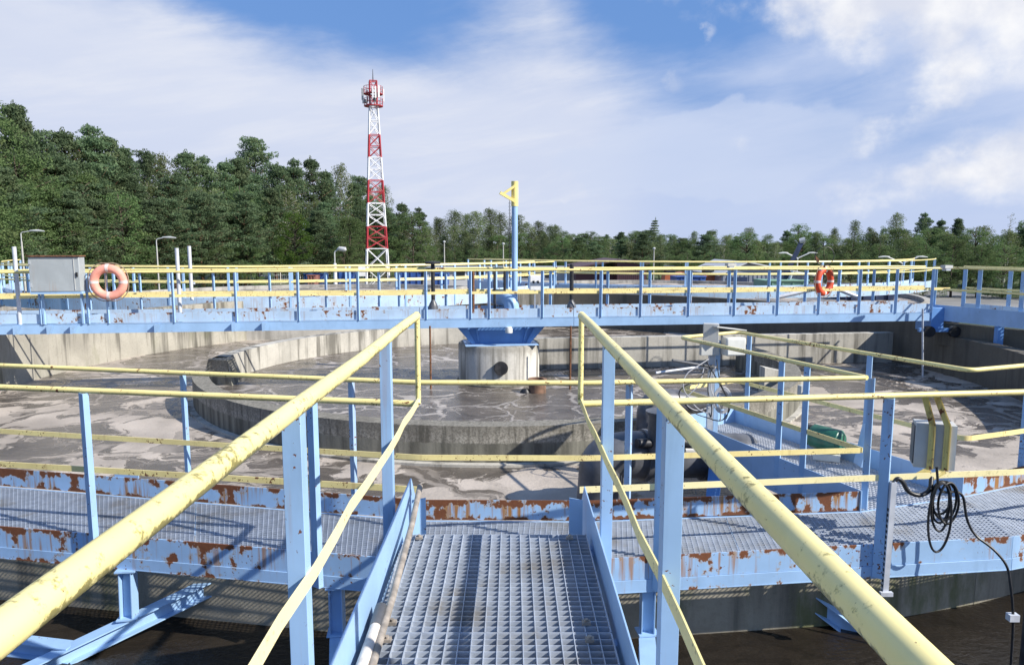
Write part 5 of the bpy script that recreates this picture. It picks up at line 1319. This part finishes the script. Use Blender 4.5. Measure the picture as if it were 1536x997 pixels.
left = [(-85, 130, 58, 'pine'), (-35, 150, 60, 'pine'), (-4, 146, 58, 'oak'), (46, 158, 64, 'pine'), (78, 200, 68, 'pine'), (112, 196, 70, 'pine'), (146, 190, 72, 'pine'), (174, 202, 74, 'pine'), (198, 222, 76, 'pine'), (228, 232, 84, 'pine'), (256, 233, 86, 'birch'), (290, 228, 88, 'pine'), (318, 236, 90, 'pine'), (345, 240, 92, 'pine'), (368, 238, 94, 'pine'), (394, 211, 102, 'pine'), (420, 246, 98, 'pine'), (446, 240, 100, 'pine'), (474, 236, 104, 'pine'), (496, 258, 106, 'pine'), (516, 247, 108, 'birch'), (546, 268, 124, 'pine'), (576, 277, 126, 'birch'), (604, 305, 128, 'pine'), (630, 312, 130, 'pine'), (655, 326, 132, 'larch'), (560, 290, 122, 'oak'), (590, 318, 118, 'pine'), (534, 275, 116, 'pine')]
for a in left: plant(*a, 2, 0.86)
r2 = random.Random(3)
for px in range(-70, 640, 27):
    base = 146 + 0.20 * px + (38 if px < 250 else 20)
    yt = max(200, base + 40) + r2.uniform(-10, 26); Dd = 52 + .082 * (px + 60) + r2.uniform(-2, 2)
    plant(px + r2.uniform(-8, 8), min(yt, 345), Dd, r2.choice(['pine', 'pine', 'pine', 'oak', 'birch']), 1, 1.1)
for px in range(-60, 640, 36):
    yt = 262 + .09 * px + r2.uniform(-14, 24); Dd = 47 + .080 * (px + 60) + r2.uniform(-2, 2)
    if 400 < px < 450: continue
    plant(px + r2.uniform(-8, 8), min(yt, 352), Dd, r2.choice(['pine', 'pine', 'oak', 'birch', 'pine']), 0, 1.25)
plant(442, 318, 82, 'bright', 0, 1.0)
for px in range(-50, 660, 62):
    plant(px + r2.uniform(-10, 10), 362 + r2.uniform(-10, 10), 46 + .075 * (px + 60), 'bush', 3, 1.2)
mid = [(664, 328), (682, 316), (700, 322), (716, 318), (735, 313), (752, 320), (772, 322), (788, 334), (808, 332), (826, 338)]
for i, (px, yt) in enumerate(mid): plant(px, yt, 122 + (i % 3) * 5, 'larch' if i % 4 != 3 else 'birch', 2, 1.75)
for px in range(645, 850, 17): plant(px + r2.uniform(-4, 4), 345 + r2.uniform(-8, 10), 112 + r2.uniform(-4, 4), r2.choice(['larch', 'birch', 'oak', 'larch']), 1, 1.7)
for px in range(650, 850, 33): plant(px, 372 + r2.uniform(-6, 6), 104, 'bush', 3, 1.1)
for px in range(812, 1010, 11): plant(px + r2.uniform(-4, 4), 350 + r2.uniform(-5, 5), 215 + r2.uniform(-10, 10), r2.choice(['oak', 'oak', 'pine']), 2, 1.5)
for (px, yt, Dd, kd, w) in ((872, 362, 130, 'birch', 1), (842, 368, 125, 'oak', 1.2), (905, 360, 132, 'oak', 1), (940, 358, 130, 'larch', 1.1), (978, 327, 118, 'spruce', 1.25), (1008, 352, 124, 'oak', .9), (1040, 347, 118, 'larch', 1.3), (1066, 344, 120, 'oak', 1), (1092, 352, 118, 'birch', 1.1), (1122, 342, 112, 'birch', 1.3), (1150, 350, 112, 'oak', 1.1), (1176, 346, 108, 'pine', 1), (1197, 335, 104, 'oak', 1.05), (1222, 346, 106, 'oak', 1.1), (1248, 342, 108, 'larch', 1.2), (1276, 331, 108, 'larch', 1.25), (1300, 341, 108, 'larch', 1.2), (1322, 338, 104, 'oak', .8), (1340, 320, 100, 'birch', 1), (1380, 320, 98, 'pine', .85), (1404, 329, 98, 'pine', .8), (1430, 328, 98, 'pine', .8), (1470, 345, 100, 'bare', 1), (1508, 320, 96, 'bare', 1.1), (1532, 330, 84, 'oak', 1.0), (1575, 326, 84, 'oak', 1), (1610, 335, 84, 'pine', 1)):
    plant(px, yt, Dd, kd, 2, w)
for px in range(842, 1640, 15):
    yt = (354 if px < 1300 else 346) + r2.uniform(-7, 10) + (4 if px < 960 else 0); plant(px + r2.uniform(-5, 5), yt, 98 + r2.uniform(-5, 5) - (16 if px > 1300 else 0), r2.choice(['oak', 'birch', 'larch', 'oak', 'pine']) if px < 1310 else r2.choice(['oak', 'oak', 'birch', 'pine']), 1, 1.5)
for px in range(1310, 1640, 40): plant(px + r2.uniform(-6, 6), 358 + r2.uniform(-6, 12), 66 + r2.uniform(-3, 3), r2.choice(['oak', 'bush', 'oak']), 0, 1.3)
for px in range(850, 1320, 30): plant(px + r2.uniform(-6, 6), 380 + r2.uniform(-6, 6), 90, 'bush', 3, 1.0)
for i_, px in enumerate(range(-380, -90, 42)): plant(px, 120 + r2.uniform(-14, 26), 56 + (i_ % 3) * 5, ('pine', 'oak', 'pine')[i_ % 3], 2, 1.1)
